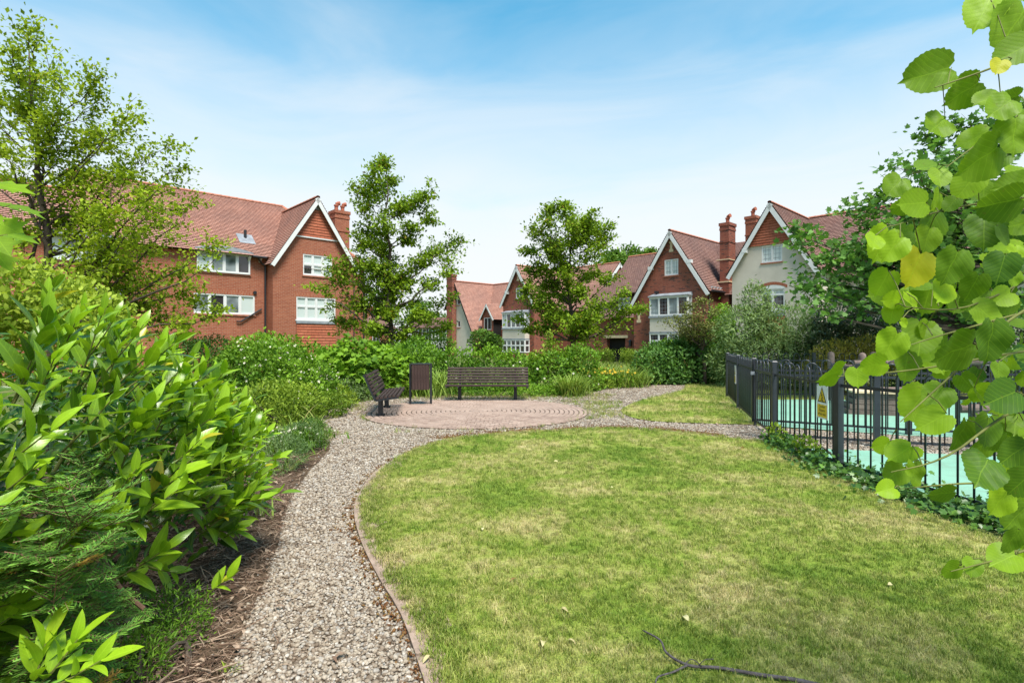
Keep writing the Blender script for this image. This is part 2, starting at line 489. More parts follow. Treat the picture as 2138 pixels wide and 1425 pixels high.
LAWN_EDGE = smooth_line([(-0.05, 1.6), (-0.38, 2.53), (-0.61, 3.13), (-0.866, 3.63), (-1.18, 4.32), (-1.44, 5.05), (-1.57, 5.75), (-1.61, 6.6),
             (-1.47, 7.7), (-1.07, 8.6), (-0.2, 9.2), (0.68, 9.5), (1.57, 9.74), (2.41, 9.66), (3.13, 9.25), (3.95, 8.52)], 5)
FENCE = [(6.14, 15.4), (5.34, 12.75), (4.66, 10.4), (4.24, 8.74), (4.03, 6.67), (4.42, 4.6), (5.2, 2.4), (6.3, 0.6)]
LAWN = [tuple(p) for p in LAWN_EDGE] + [(3.90, 7.6), (3.80, 5.9), (3.80, 4.8), (3.95, 4.0), (4.5, 2.6), (5.2, 1.2), (5.5, 0.2), (-0.05, 0.2)]
sheet('lawn', LAWN, 0.032, M['lawn'])
LAWN2 = [tuple(p) for p in smooth_line([(4.58, 10.25), (3.54, 10.45), (2.75, 10.75), (2.45, 11.5), (2.6, 12.7), (3.5, 14.5), (5.4, 17.3), (6.3, 19.6)], 5)] + [(7.9, 19.9), (6.9, 17.5), (6.1, 15.35), (5.3, 12.7)]
sheet('lawn_beyond_path', LAWN2, 0.03, M['lawn'])
GRAVEL_L = smooth_line([(-1.25, 1.2), (-1.36, 2.53), (-1.5, 3.07), (-1.8, 4.13), (-2.2, 5.35), (-2.5, 6.75), (-2.75, 8.2), (-3.45, 9.6), (-4.15, 11.5), (-4.1, 13.6), (-3.2, 15.2), (-0.9, 15.7), (1.2, 15.6), (2.2, 16.2), (3.4, 18.4), (4.6, 20.2)], 5)
GRAVEL = [tuple(p) for p in GRAVEL_L] + [(6.3, 19.7)] + [tuple(p) for p in reversed(LAWN2[:-4])] + [(4.9, 9.9), (6.6, 9.1), (9.5, 8.3), (9.5, 6.9), (6.6, 7.5), (4.5, 7.95), (4.1, 8.3)] + [tuple(p) for p in LAWN_EDGE[::-1]] + [(-0.05, 1.2)]
sheet('gravel_path', GRAVEL, 0.006, M['gravel_bed'])
BED = [(-6, 0.5)] + [(-1.2, 0.5)] + [tuple(p) for p in GRAVEL_L[:38]] + [(-6, 9.5)]
sheet('planting_bed', BED, 0.011, M['soil'])
# soft green play surface inside the railings, in two bays with the gravel strip between
PLAY1 = [(4.18, 8.1), (4.07, 6.67), (4.46, 4.6), (5.24, 2.4), (6.34, 0.6), (16, 0.6), (16, 5.5), (9.5, 6.88), (6.6, 7.46)]
PLAY2 = [(4.75, 10.2), (5.4, 12.7), (6.1, 14.7), (17, 14.7), (17, 7.2), (9.5, 8.32), (6.6, 9.12)]
sheet('play_surface', PLAY1, 0.02, M['play'])
sheet('play_surface_beyond_gravel', PLAY2, 0.02, M['play'])
sheet('grass_verge', [(6.1, 14.72), (6.2, 17), (7, 19), (20, 19), (20, 14.72)], 0.014, M['lawn'])

# edging stones round the lawn: each one a piece
kerb = empty('lawn_edging', (0, 0, 0)); tag(kerb, kind='structure')
e = LAWN_EDGE; L = np.r_[0, np.cumsum(np.linalg.norm(np.diff(e, axis=0), axis=1))]
def on_edge(s): return np.array([np.interp(s, L, e[:, 0]), np.interp(s, L, e[:, 1])])
s = 0.3; rg = random.Random(5)
while s < L[-1]-0.7:
    ln = 0.88
    b = MB(); pts = [on_edge(s+0.01+(ln-0.02)*k/4) for k in range(5)]
    for k in range(4):
        p0, p1 = pts[k], pts[k+1]; tn = unit(p1-p0); nr = np.array([-tn[1], tn[0]])
        h0 = 0.045
        c = [(*(q+nr*w), z) for z in (-0.05, h0) for w in (-0.022, 0.035) for q in (p0, p1)]
        b.hexa(c)
    b.build('edging_stone', M['edging'], kerb, loc=(0, 0, rg.uniform(-0.022, -0.004)))
    s += ln
# bare, dry strip of soil where the turf meets the edging
b = MB(); off = [0.02, 0.17]
for i in range(len(e)-1):
    q = []
    for j in (i, i+1):
        tn = unit(e[min(j+1, len(e)-1)]-e[max(j-1, 0)]); nr = np.array([tn[1], -tn[0]])
        w = 0.12+0.07*math.sin(j*0.9)+0.05*math.sin(j*2.3+1)
        if j > 40: w *= 0.4
        q.append((e[j]+nr*0.02, e[j]+nr*max(0.04, w)))
    b.poly([(*q[0][0], 0.036), (*q[0][1], 0.036), (*q[1][1], 0.036), (*q[1][0], 0.036)])
t = NT('bare_soil'); p = t.pos()
M['bare'] = t.done(t.bsdf(t.ramp(t.noise(p, 9, 6, 0.7), [(0.3, (0.21, 0.15, 0.10)), (0.55, (0.34, 0.25, 0.18)), (0.75, (0.42, 0.33, 0.24))]), 0.95, 0.1, t.bump(t.noise(p, 70, 4), 0.8, 0.015)))
o = b.build('bare_soil_strip', M['bare']); o['kind'] = 'structure'

# ------------------------------------------------------------------ round patio of concentric pavers
PC, PR = np.array((-0.81, 12.25)), 2.5
patio = empty('round_patio', (PC[0], PC[1], 0)); tag(patio, kind='structure')
b = MB(); b.poly([(PR*math.cos(2*math.pi*k/96), PR*math.sin(2*math.pi*k/96), 0.022) for k in range(96)])
b.build('jointing_sand', M['joint'], patio)
def wedge(r0, r1, a, g=0.0075, z0=0.0, z1=0.036, bev=0.009):
    """paver between two rings, centred on the +x axis, arc angle a"""
    b = MB()
    def ring(inset, z):
        o = []
        for r_, s_ in ((r0+g+inset, -1), (r1-g-inset, -1), (r1-g-inset, 1), (r0+g+inset, 1)):
            h = a/2-(g+inset)/max(r_, 0.05)
            o.append((r_*math.cos(s_*h), r_*math.sin(s_*h), z))
        return o
    A, B_, C_ = ring(0, z0), ring(0, z1-bev), ring(bev, z1)
    b.poly(C_)
    for lo, hi in ((B_, C_), (A, B_)):
        for i in range(4):
            j = (i+1) % 4
            b.poly([lo[i], lo[j], hi[j], hi[i]])
    return b
rings = []; r0 = 0.16; k = 0
while r0 < PR-0.01:
    r1 = min(r0+0.1075, PR); rings.append((r0, r1)); r0 = r1
slots = []
meshes = {}
for i, (r0, r1) in enumerate(rings):
    n = max(5, round(2*math.pi*(r0+r1)/2/0.175)); a = 2*math.pi/n
    meshes[i] = (wedge(r0, r1, a), a)
    for j in range(n):
        th = a*(j+0.5*(i % 2)); c = PC+np.array((math.cos(th), math.sin(th)))*(r0+r1)/2
        slots.append((c[1]+0.15*abs(c[0]), i, th))
slots.sort(); rg = random.Random(3)
me_of = {i: w.mesh('paver', M['paver']) for i, (w, a) in meshes.items()}
rest = MB()
for q, (d, i, th) in enumerate(slots):
    dz = rg.uniform(-0.004, 0.004)
    if q < 300:
        obj('paver', me_of[i], patio, (0, 0, dz), (0, 0, th))
    else:
        w = meshes[i][0]; c, s_ = math.cos(th), math.sin(th); b0 = len(rest.v)
        rest.v += [(x*c-y*s_, x*s_+y*c, z+dz) for x, y, z in w.v]; rest.uv += w.uv
        rest.f += [tuple(b0+m for m in f) for f in w.f]; rest.m += w.m
b = MB(); b.tube([(0, 0, 0.0), (0, 0, 0.036)], 0.15, 20)
b.build('centre_paver', M['paver'], patio)
o = rest.build('pavers', M['paver'], patio); o['kind'] = 'stuff'

# ------------------------------------------------------------------ gravel, litter and grass (nobody could count these)
def pebble(seed, n=0.62):
    rg = np.random.default_rng(seed)
    ph = (1+5**.5)/2
    V = np.array([(-1, ph, 0), (1, ph, 0), (-1, -ph, 0), (1, -ph, 0), (0, -1, ph), (0, 1, ph), (0, -1, -ph), (0, 1, -ph), (ph, 0, -1), (ph, 0, 1), (-ph, 0, -1), (-ph, 0, 1)])
    FA = np.array([(0, 11, 5), (0, 5, 1), (0, 1, 7), (0, 7, 10), (0, 10, 11), (1, 5, 9), (5, 11, 4), (11, 10, 2), (10, 7, 6), (7, 1, 8), (3, 9, 4), (3, 4, 2), (3, 2, 6), (3, 6, 8), (3, 8, 9), (4, 9, 5), (2, 4, 11), (6, 2, 10), (8, 6, 7), (9, 8, 1)])
    V = unit(V)*rg.uniform(0.72, 1.25, (12, 1))*np.array((1, rg.uniform(0.6, 0.95), n))
    return np_mesh('stone', V, FA, M['stone'])
peb = [pebble(i) for i in range(7)]
pts, scl = [], []
patio_r = lambda q: np.hypot(q[:, 0]-PC[0], q[:, 1]-PC[1])
for lo, hi, dens, sz in ((1.2, 4.2, 4300, 0.011), (4.2, 7, 2800, 0.0125), (7, 12, 1300, 0.0155), (12, 21, 450, 0.020)):
    q = rand_in(GRAVEL, dens)
    q = q[(q[:, 1] > lo) & (q[:, 1] <= hi) & (patio_r(q) > PR+0.02)]
    # thin out where moss and soil have taken over
    nz_ = np.sin(q[:, 0]*2.1+1)*np.sin(q[:, 1]*1.7)+np.sin(q[:, 0]*5.3)*np.sin(q[:, 1]*4.1+2)*0.6
    de = np.min(np.hypot(q[:, None, 0]-LAWN_EDGE[None, ::2, 0], q[:, None, 1]-LAWN_EDGE[None, ::2, 1]), axis=1)
    keep = RNG.random(len(q)) < np.clip(1.15-1.1*np.clip(np.where(q[:, 1] > 8.8, 0.42, 0.17)-de, 0, 0.26)/0.17-0.25*np.clip(nz_-0.7, 0, 1), 0.10, 1)
    q = q[keep]
    pts.append(np.c_[q, 0.006+RNG.uniform(0.001, 0.010, len(q))]); scl.append(sz*RNG.lognormal(0, 0.32, len(q)).clip(0.45, 1.9))
pts = np.concatenate(pts); scl = np.concatenate(scl)
# stones strayed into the bed
q = rand_in(BED, 160); dl = np.min(np.hypot(q[:, None, 0]-GRAVEL_L[None, :, 0], q[:, None, 1]-GRAVEL_L[None, :, 1]), axis=1)
q = q[RNG.random(len(q)) < np.exp(-dl/0.1)]
pts = np.concatenate([pts, np.c_[q, np.full(len(q), 0.02)]]); scl = np.concatenate([scl, 0.011*RNG.lognormal(0, 0.35, len(q))])
rot = np.c_[RNG.uniform(-0.5, 0.5, (len(pts), 2)), RNG.uniform(0, 6.28, len(pts))]
o = scatter_gn('gravel', pts, rot, scl, peb)
tag(o, 'pale beige gravel stones of the curving path', 'gravel', kind='stuff')

def bent_strip(L_, w, bend, mat, name):
    b = MB(); 
    pp = [(0, L_*k/3-L_/2, bend*(1-((k-1.5)/1.5)**2)) for k in range(4)]
    ww = [0.3*w, w, w*0.9, 0.15*w]
    for k in range(3):
        b.poly([(-ww[k]/2, pp[k][1], pp[k][2]), (ww[k]/2, pp[k][1], pp[k][2]+0.1*w), (ww[k+1]/2, pp[k+1][1], pp[k+1][2]), (-ww[k+1]/2, pp[k+1][1], pp[k+1][2]+0.1*w)])
    return b.mesh(name, mat)
def stick(L_, r_, seed):
    rg = random.Random(seed); b = MB()
    b.tube([(rg.uniform(-.01, .01), L_*(k/4-.5), rg.uniform(0, .012)) for k in range(5)], [r_, r_, r_*.9, r_*.7, r_*.4], 4)
    return b.mesh('stick', M['litter'])
lit = [stick(0.10, 0.0016, 1), stick(0.16, 0.002, 2), stick(0.06, 0.0012, 3), stick(0.22, 0.0026, 4), stick(0.08, 0.001, 8), stick(0.13, 0.0015, 9), stick(0.05, 0.0012, 10), stick(0.18, 0.0018, 11), stick(0.09, 0.0012, 12), stick(0.12, 0.0014, 13), bent_strip(0.035, 0.012, 0.008, M['litter'], 'chip'), bent_strip(0.055, 0.02, 0.012, M['litter'], 'dead_leaf')]
q = rand_in([p for p in BED if p[1] < 9.6], 1700)
dl = np.min(np.hypot(q[:, None, 0]-GRAVEL_L[None, :, 0], q[:, None, 1]-GRAVEL_L[None, :, 1]), axis=1)
q = q[(RNG.random(len(q)) < np.where(q[:, 1] < 5.5, 1.0, 0.35)) & (dl < 1.7) & (q[:, 1] > 1.2)]
pts = np.c_[q, 0.018+RNG.exponential(0.012, len(q))]
# a little spills on the gravel
q2 = rand_in(GRAVEL, 70); q2 = q2[(patio_r(q2) > PR+0.05) & (RNG.random(len(q2)) < np.where(q2[:, 1] < 7.5, 0.22, 1.0))]
pts = np.concatenate([pts, np.c_[q2, np.full(len(q2), 0.03)]])
rot = np.c_[RNG.normal(0, 0.22, (len(pts), 2)), RNG.uniform(0, 6.28, len(pts))]
o = scatter_gn('mulch', pts, rot, RNG.uniform(0.6, 1.5, len(pts)), lit)
tag(o, 'brown twigs, bark and dead leaves littering the bed beside the path', 'mulch', kind='stuff')

# rusty brown moss crumbs along the lawn edging
def crumb(seed):
    rg = np.random.default_rng(seed)
    V = np.array([(1, 0, 0), (0, 1, 0), (-1, 0, 0), (0, -1, 0), (0, 0, 0.7), (0, 0, -0.3)])*rg.uniform(0.6, 1.3, (6, 1))
    return np_mesh('crumb', V, np.array([(0, 1, 4), (1, 2, 4), (2, 3, 4), (3, 0, 4), (1, 0, 5), (2, 1, 5), (3, 2, 5), (0, 3, 5)]), M['moss'])
q = rand_in(GRAVEL, 5200); q = q[(q[:, 1] < 10.8) & (patio_r(q) > PR+0.02)]
de = np.min(np.hypot(q[:, None, 0]-LAWN_EDGE[None, ::2, 0], q[:, None, 1]-LAWN_EDGE[None, ::2, 1]), axis=1)
wd = np.where(q[:, 1] > 8.8, 0.34, 0.10)
nn = np.sin(q[:, 0]*7.3)*np.sin(q[:, 1]*3.9+1)
q = q[(RNG.random(len(q)) < np.exp(-(de/wd)**2)*np.clip(0.75+0.7*nn, 0, 1)) & (q[:, 0] < 3.6)]
pts = np.c_[q, 0.012+RNG.uniform(0, 0.014, len(q))]
o = scatter_gn('moss_crumbs', pts, RNG.uniform(0, 6.28, (len(q), 3)), RNG.uniform(0.007, 0.017, len(q)), [crumb(i) for i in range(4)])
tag(o, 'rusty brown moss along the edge of the gravel', 'moss', kind='stuff')

def tuft(n, h, rad, seed, w=0.0022, lean=0.5):
    rg = np.random.default_rng(seed); b = MB()
    for _ in range(n):
        x, y = rg.normal(0, rad, 2); a = rg.uniform(0, 6.28); l_ = h*rg.uniform(0.5, 1.15); ln = lean*rg.uniform(0.2, 1.0)*l_
        dx, dy = math.cos(a)*ln, math.sin(a)*ln; px_, py_ = -math.sin(a)*w, math.cos(a)*w
        p0, p1, p2 = (x, y, 0), (x+dx*.35, y+dy*.35, l_*.6), (x+dx, y+dy, l_*.92)
        b.poly([(p0[0]-px_, p0[1]-py_, 0), (p0[0]+px_, p0[1]+py_, 0), (p1[0]+px_*.8, p1[1]+py_*.8, p1[2]), (p1[0]-px_*.8, p1[1]-py_*.8, p1[2])])
        b.poly([(p1[0]-px_*.8, p1[1]-py_*.8, p1[2]), (p1[0]+px_*.8, p1[1]+py_*.8, p1[2]), p2])
    return b.mesh('tuft', M['blade'])
tf = [tuft(11, 0.036, 0.018, i, 0.0017, 0.9) for i in range(8)]
pts, scl = [], []
for poly, bands in ((LAWN, ((1.8, 3.6, 1900, 1.0), (3.6, 5.5, 1050, 1.1), (5.5, 8, 600, 1.25), (8, 11, 330, 1.45))), (LAWN2, ((9, 14, 170, 1.8), (14, 21, 80, 2.3)))):
    for lo, hi, dens, sz in bands:
        q = rand_in(poly, dens); q = q[(q[:, 1] > lo) & (q[:, 1] <= hi) & (np.abs(q[:, 0]) < q[:, 1]*0.98+0.2)]
        pts.append(np.c_[q, np.full(len(q), 0.028)]); scl.append(sz*RNG.uniform(0.6, 1.15, len(q)))
# ragged turf over the edging
q = LAWN_EDGE[RNG.integers(0, len(LAWN_EDGE)-1, 2200)] + RNG.normal(0, 0.06, (2200, 2)) + np.array((0.12, 0))
q = q[inside(q, LAWN)]
pts.append(np.c_[q, np.full(len(q), 0.03)]); scl.append(RNG.uniform(0.9, 1.5, len(q)))
pts = np.concatenate(pts); scl = np.concatenate(scl)
o = scatter_gn('grass', pts, np.c_[RNG.normal(0, .12, (len(pts), 2)), RNG.uniform(0, 6.28, len(pts))], scl, tf)
tag(o, 'short mown lawn grass with straw coloured worn patches', 'grass', kind='stuff')
# longer grass and weeds round the patio and the path's fringe
tf2 = [tuft(12, 0.10, 0.03, 20+i, 0.003, 0.8) for i in range(4)]
pts = []
for poly, dens in (([(-3.2, 14.75), (2.6, 14.75), (3.2, 16.4), (-4.4, 16.4)], 90), ([(1.55, 11.0), (2.4, 11.2), (2.5, 12.4), (2.9, 14.2), (1.2, 14.5), (1.75, 13.2)], 130), ([(-4.6, 9.0), (-2.95, 8.5), (-2.8, 9.3), (-3.5, 9.9), (-4.4, 11.2)], 120), ([(6.1, 14.75), (6.2, 17), (7, 19), (14, 19), (14, 14.75)], 60), ([(-4.8, 11), (-3.6, 11), (-3.2, 15), (-4.8, 15.6)], 30), ([(-1.9, 9.2), (0.6, 9.6), (0.6, 9.75), (-2.2, 9.6)], 18)):
    q = rand_in(poly, dens); q = q[patio_r(q) > PR+0.03]; pts.append(np.c_[q, np.zeros(len(q))])
# weeds in the patio's joints
a = RNG.uniform(0, 6.28, 70); q = PC+np.c_[np.cos(a), np.sin(a)]*(PR+RNG.normal(0.02, 0.05, 70))[:, None]
pts.append(np.c_[q, np.zeros(70)])
pts = np.concatenate(pts)
o = scatter_gn('weeds', pts, np.c_[RNG.normal(0, .15, (len(pts), 2)), RNG.uniform(0, 6.28, len(pts))], RNG.uniform(0.4, 1.2, len(pts)), tf2)
tag(o, 'longer tufts of weedy grass fringing the gravel and the patio', 'weeds', kind='stuff')
# ------------------------------------------------------------------ houses
M['brick_l'] = brick_mat('orange_red_brick', (0.29, 0.078, 0.04), (0.36, 0.115, 0.06), (0.40, 0.27, 0.19))
M['brick_r'] = brick_mat('mixed_red_brick', (0.245, 0.068, 0.042), (0.32, 0.10, 0.06), (0.28, 0.19, 0.145), dark=0.12)
M['soldier'] = brick_mat('soldier_brick', (0.30, 0.078, 0.04), (0.37, 0.115, 0.06), (0.46, 0.30, 0.2), soldier=True)
M['tile_l'] = tile_mat('red_clay_tile', (0.42, 0.215, 0.16), (0.49, 0.265, 0.20), amt=0.35)
M['tile_r'] = tile_mat('brown_red_clay_tile', (0.26, 0.14, 0.115), (0.34, 0.20, 0.16), amt=0.55)
M['hung'] = tile_mat('hung_tile', (0.36, 0.105, 0.055), (0.43, 0.14, 0.075), amt=0.15, row=0.15, width=0.4, joint_shade=(0.55, 0.007))
M['ridge'] = plain('ridge_clay', (0.33, 0.13, 0.08), 0.85, 0.2, 0.35, 5)
M['white'] = plain('white_paint', (0.62, 0.62, 0.60), 0.45, 0.35, 0.05, 3, 0.05)
M['render'] = plain('cream_roughcast', (0.53, 0.475, 0.395), 0.95, 0.1, 0.09, 1.2, 0.7)
M['stonework'] = plain('buff_stone', (0.60, 0.47, 0.30), 0.9, 0.15, 0.12, 4)
M['lead'] = plain('lead_sheet', (0.24, 0.26, 0.28), 0.55, 0.4, 0.3, 2.5)
M['black'] = plain('black_iron', (0.022, 0.023, 0.026), 0.4, 0.4, 0.2, 8, 0.05)
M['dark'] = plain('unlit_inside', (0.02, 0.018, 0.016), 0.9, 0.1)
M['pot'] = plain('terracotta', (0.33, 0.11, 0.065), 0.8, 0.2, 0.2)
M['timber_black'] = plain('black_timber', (0.02, 0.018, 0.016), 0.7)
t = NT('window_glass'); co = t.coord()
c = t.ramp(t.noise(co, 0.9, 2), [(0.35, (0.05, 0.06, 0.065)), (0.5, (0.22, 0.25, 0.25)), (0.62, (0.38, 0.42, 0.42))])
M['glass'] = t.done(t.bsdf(c, 0.04, 0.9))
t = NT('window_glass_blind')
M['glass_pale'] = t.done(t.bsdf((0.50, 0.56, 0.53), 0.06, 0.8))
t = NT('window_glass_dark')
M['glass_dark'] = t.done(t.bsdf((0.035, 0.03, 0.032), 0.04, 0.9))

def courses(b, A, B, C, D, gauge=0.15, lift=0.035):
    A, B, C, D = map(lambda p: np.array(p, float), (A, B, C, D))
    e = unit(B-A); nrm = unit(np.cross(B-A, (C+D)/2-A))
    if nrm[2] < -1e-6: nrm = -nrm
    up = np.cross(nrm, e); up = up if up[2] > 0 else -up
    H = max(np.dot(D-A, up), np.dot(C-B, up)); n = max(2, int(round(H/gauge)))
    uvf = lambda p: (np.dot(p-A, e), np.dot(p-A, up))
    for i in range(n):
        l0, r0 = A+(D-A)*i/n, B+(C-B)*i/n
        l1, r1 = A+(D-A)*(i+1)/n, B+(C-B)*(i+1)/n
        k = nrm*lift
        b.poly([l0+k, r0+k, r1, l1], [uvf(p) for p in (l0, r0, r1*0.98+r0*0.02, l1*0.98+l0*0.02)])
        b.poly([l0-nrm*0.004, r0-nrm*0.004, r0+k, l0+k], [uvf(p) for p in (l0, r0, r0, l0)])

def front(y): return lambda s, z, o: (s, y-o, z)
def right(x): return lambda s, z, o: (x+o, s, z)
def left(x): return lambda s, z, o: (x-o, s, z)

def wall_grid(b, m, s0, s1, z0, z1, holes=(), reveal=0.09):
    xs = sorted({s0, s1, *[h[0] for h in holes], *[h[1] for h in holes]})
    zs = sorted({z0, z1, *[h[2] for h in holes], *[h[3] for h in holes]})
    for i in range(len(xs)-1):
        for j in range(len(zs)-1):
            cx, cz = (xs[i]+xs[i+1])/2, (zs[j]+zs[j+1])/2
            if any(h[0] < cx < h[1] and h[2] < cz < h[3] for h in holes): continue
            b.poly([m(xs[i], zs[j], 0), m(xs[i+1], zs[j], 0), m(xs[i+1], zs[j+1], 0), m(xs[i], zs[j+1], 0)])
    for a, c, d, e_ in holes:
        for p, q in (((a, d), (a, e_)), ((c, d), (c, e_)), ((a, d), (c, d)), ((a, e_), (c, e_))):
            b.poly([m(*p, 0), m(*q, 0), m(*q, -reveal), m(*p, -reveal)])

def mbox(b, m, s0, s1, z0, z1, o0, o1, mi=0):
    b.hexa([m(s, z, o) for o in (o0, o1) for z in (z0, z1) for s in (s0, s1)], mi)

def window(root, m, s0, s1, z0, z1, cols=2, transom=None, back=-0.07, glass='glass', sill='brick', head=None, lead=False, rg=random.Random(1), fw=0.06, glasses=None):
    b = MB(); o0, o1 = back-0.02, back+0.06
    mbox(b, m, s0, s1, z0, z0+fw, o0, o1); mbox(b, m, s0, s1, z1-fw, z1, o0, o1)
    mbox(b, m, s0, s0+fw, z0+fw, z1-fw, o0, o1); mbox(b, m, s1-fw, s1, z0+fw, z1-fw, o0, o1)
    w = (s1-s0)/cols; rows = [z0, z0+(z1-z0)*transom, z1] if transom else [z0, z1]
    for i in range(1, cols): mbox(b, m, s0+i*w-fw*0.62, s0+i*w+fw*0.62, z0+fw, z1-fw, o0, o1-0.006)
    if transom:
        for i in range(cols):
            mbox(b, m, s0+i*w+fw*0.62, s0+(i+1)*w-fw*0.62, rows[1]-fw*0.55, rows[1]+fw*0.55, o0, o1-0.012)
    # casements: a second, thinner frame round each light
    for i in range(cols):
        for j in range(len(rows)-1):
            a, c = s0+i*w+fw*0.62, s0+(i+1)*w-fw*0.62; d, e_ = rows[j]+fw*(1 if j == 0 else .55), rows[j+1]-fw*(1 if j == len(rows)-2 else .55)
            k = 0.035
            for q in ((a, c, d, d+k), (a, c, e_-k, e_), (a, a+k, d+k, e_-k), (c-k, c, d+k, e_-k)):
                mbox(b, m, *q, o0+0.003, o1-0.022)
    win = b.build('window', M['white'], root)
    for i in range(cols):
        for j in range(len(rows)-1):
            pb = MB()
            pb.poly([m(s0+i*w+0.03, rows[j]+0.03, back), m(s0+(i+1)*w-0.03, rows[j]+0.03, back), m(s0+(i+1)*w-0.03, rows[j+1]-0.03, back), m(s0+i*w+0.03, rows[j+1]-0.03, back)])
            g = glasses[(j*cols+i) % len(glasses)] if glasses else glass
            pb.build('pane', M[g], win)
    if lead:
        lb = MB()
        for i in range(cols):
            for k in range(1, 3):
                x = s0+i*w+w*k/3; mbox(lb, m, x-0.007, x+0.007, z0+fw, z1-fw, back+0.002, back+0.012)
        nz = max(3, int((z1-z0)/0.22))
        for k in range(1, nz):
            z = z0+(z1-z0)*k/nz; mbox(lb, m, s0+fw, s1-fw, z-0.007, z+0.007, back+0.002, back+0.010)
        lb.build('glazing_lead', M['lead'], win)
    if sill:
        sb = MB(); mbox(sb, m, s0-0.06, s1+0.06, z0-0.075, z0-0.002, -0.08, 0.05)
        sb.build('sill', M['ridge'] if sill == 'brick' else M['white'], win)
    if head:
        hb = MB(); mbox(hb, m, s0-0.11, s1+0.11, z1+0.002, z1+0.225, -0.05, 0.004)
        hb.build('soldier_course', M['soldier'], win)
    return win

def roof(root, quads, mat, ridges=(), gauge=0.15, hips=()):
    b = MB()
    for q in quads: courses(b, *q, gauge=gauge)
    r = b.build('roof', mat, root)
    tb = MB()
    n = 6
    for i in range(n):
        a0, a1 = math.pi*i/n, math.pi*(i+1)/n
        p = [(0.0, 0.12*math.cos(a), 0.10*math.sin(a)) for a in (a0, a1)]
        q = [(0.43, 0.135*math.cos(a), 0.115*math.sin(a)) for a in (a0, a1)]
        tb.poly([p[0], p[1], q[1], q[0]])
    tb.poly([(0.43, 0.135*math.cos(math.pi*i/n), 0.115*math.sin(math.pi*i/n)) for i in range(n+1)])
    me = tb.mesh('ridge_tile', M['ridge'])
    for p, q in ridges:
        p, q = Vector(p), Vector(q); d = q-p; k = max(1, int(d.length/0.42))
        rot = d.to_track_quat('X', 'Z').to_euler()
        for i in range(k):
            o = obj('ridge_tile', me, r, p+d*(i/k)+Vector((0, 0, -0.035)), rot)
            o.scale = (d.length/k/0.42, 1, 1)
    return r

def boards(root, pts, y, over=0.0, w=0.2, th=0.045, name='bargeboard', mat='white'):
    """boards along a polyline in the x-z plane at y"""
    for (x0, z0), (x1, z1) in zip(pts[:-1], pts[1:]):
        b = MB(); d = Vector((x1-x0, 0, z1-z0)).normalized(); n = Vector((-d.z, 0, d.x))
        if n.z > 0: n = -n
        c = []
        for yy in (y, y+th):
            for off in (0.0, w):
                for (x, z) in ((x0, z0), (x1, z1)):
                    c.append((x+n.x*off, yy, z+n.z*off))
        b.hexa(c); b.build(name, M[mat], root)
    return

def boards_x(root, pts, x, w=0.2, th=0.045):
    for (y0, z0), (y1, z1) in zip(pts[:-1], pts[1:]):
        b = MB(); d = Vector((0, y1-y0, z1-z0)).normalized(); n = Vector((0, -d.z, d.y))
        if n.z > 0: n = -n
        c = [(xx, y+n.y*off, z+n.z*off) for xx in (x, x+th) for off in (0.0, w) for (y, z) in ((y0, z0), (y1, z1))]
        b.hexa(c); b.build('bargeboard', M['white'], root)

def chimney(root, x, y, w, d, z0, z1, mat, pots=2, band=True):
    b = MB()
    b.box(x-w/2, x+w/2, y-d/2, y+d/2, z0, z1-0.5)
    b.box(x-w/2-0.03, x+w/2+0.03, y-d/2-0.03, y+d/2+0.03, z1-0.498, z1-0.36)
    b.box(x-w/2-0.012, x+w/2+0.012, y-d/2-0.012, y+d/2+0.012, z1-0.358, z1-0.2)
    b.box(x-w/2-0.06, x+w/2+0.06, y-d/2-0.06, y+d/2+0.06, z1-0.198, z1)
    if band:
        b.box(x-w/2-0.035, x+w/2+0.035, y-d/2-0.035, y+d/2+0.035, z1-1.32, z1-1.24)
    c = b.build('chimney', M[mat], root)
    for k in range(pots):
        pb = MB(); px_ = x+(k-(pots-1)/2)*0.42
        pb.tube([(px_, y, z1), (px_, y, z1+0.1), (px_, y, z1+0.3), (px_, y, z1+0.32), (px_, y, z1+0.4)], [0.15, 0.12, 0.115, 0.155, 0.15], 12)
        pb.tube([(px_-0.02, y, z1+0.44), (px_+0.1, y-0.03, z1+0.5), (px_+0.22, y-0.06, z1+0.52)], [0.10, 0.12, 0.13], 12)
        pb.build('chimney_pot', M['pot'], c, smooth=False)
    return c

def rafter_feet(root, xs, y, z, dx=0, dy=-1, n=0.3):
    b = MB()
    b.hexa([(a, o, zz) for zz, l_ in ((-0.24, 0.06), (0.0, n)) for o in (-l_, 0.0) for a in (-0.05, 0.05)])
    me = b.mesh('rafter_foot', M['white'])
    for x in xs:
        if dx == 0: obj('rafter_foot', me, root, (x, y, z))
        else: obj('rafter_foot', me, root, (y, x, z), (0, 0, math.pi/2*dx))

def pipe(root, pts, r_=0.045, name='downpipe'):
    b = MB(); b.tube(pts, r_, 8); return b.build(name, M['black'], root, smooth=False)
def gutter(root, p, q):
    b = MB(); b.tube([p, q], 0.065, 8); b.build('gutter', M['black'], root)

E1, E2 = (0.725, 0.69), (0.69, -0.725)
AL, AR = math.atan2(0.69, 0.725), math.atan2(-0.725, 0.69)

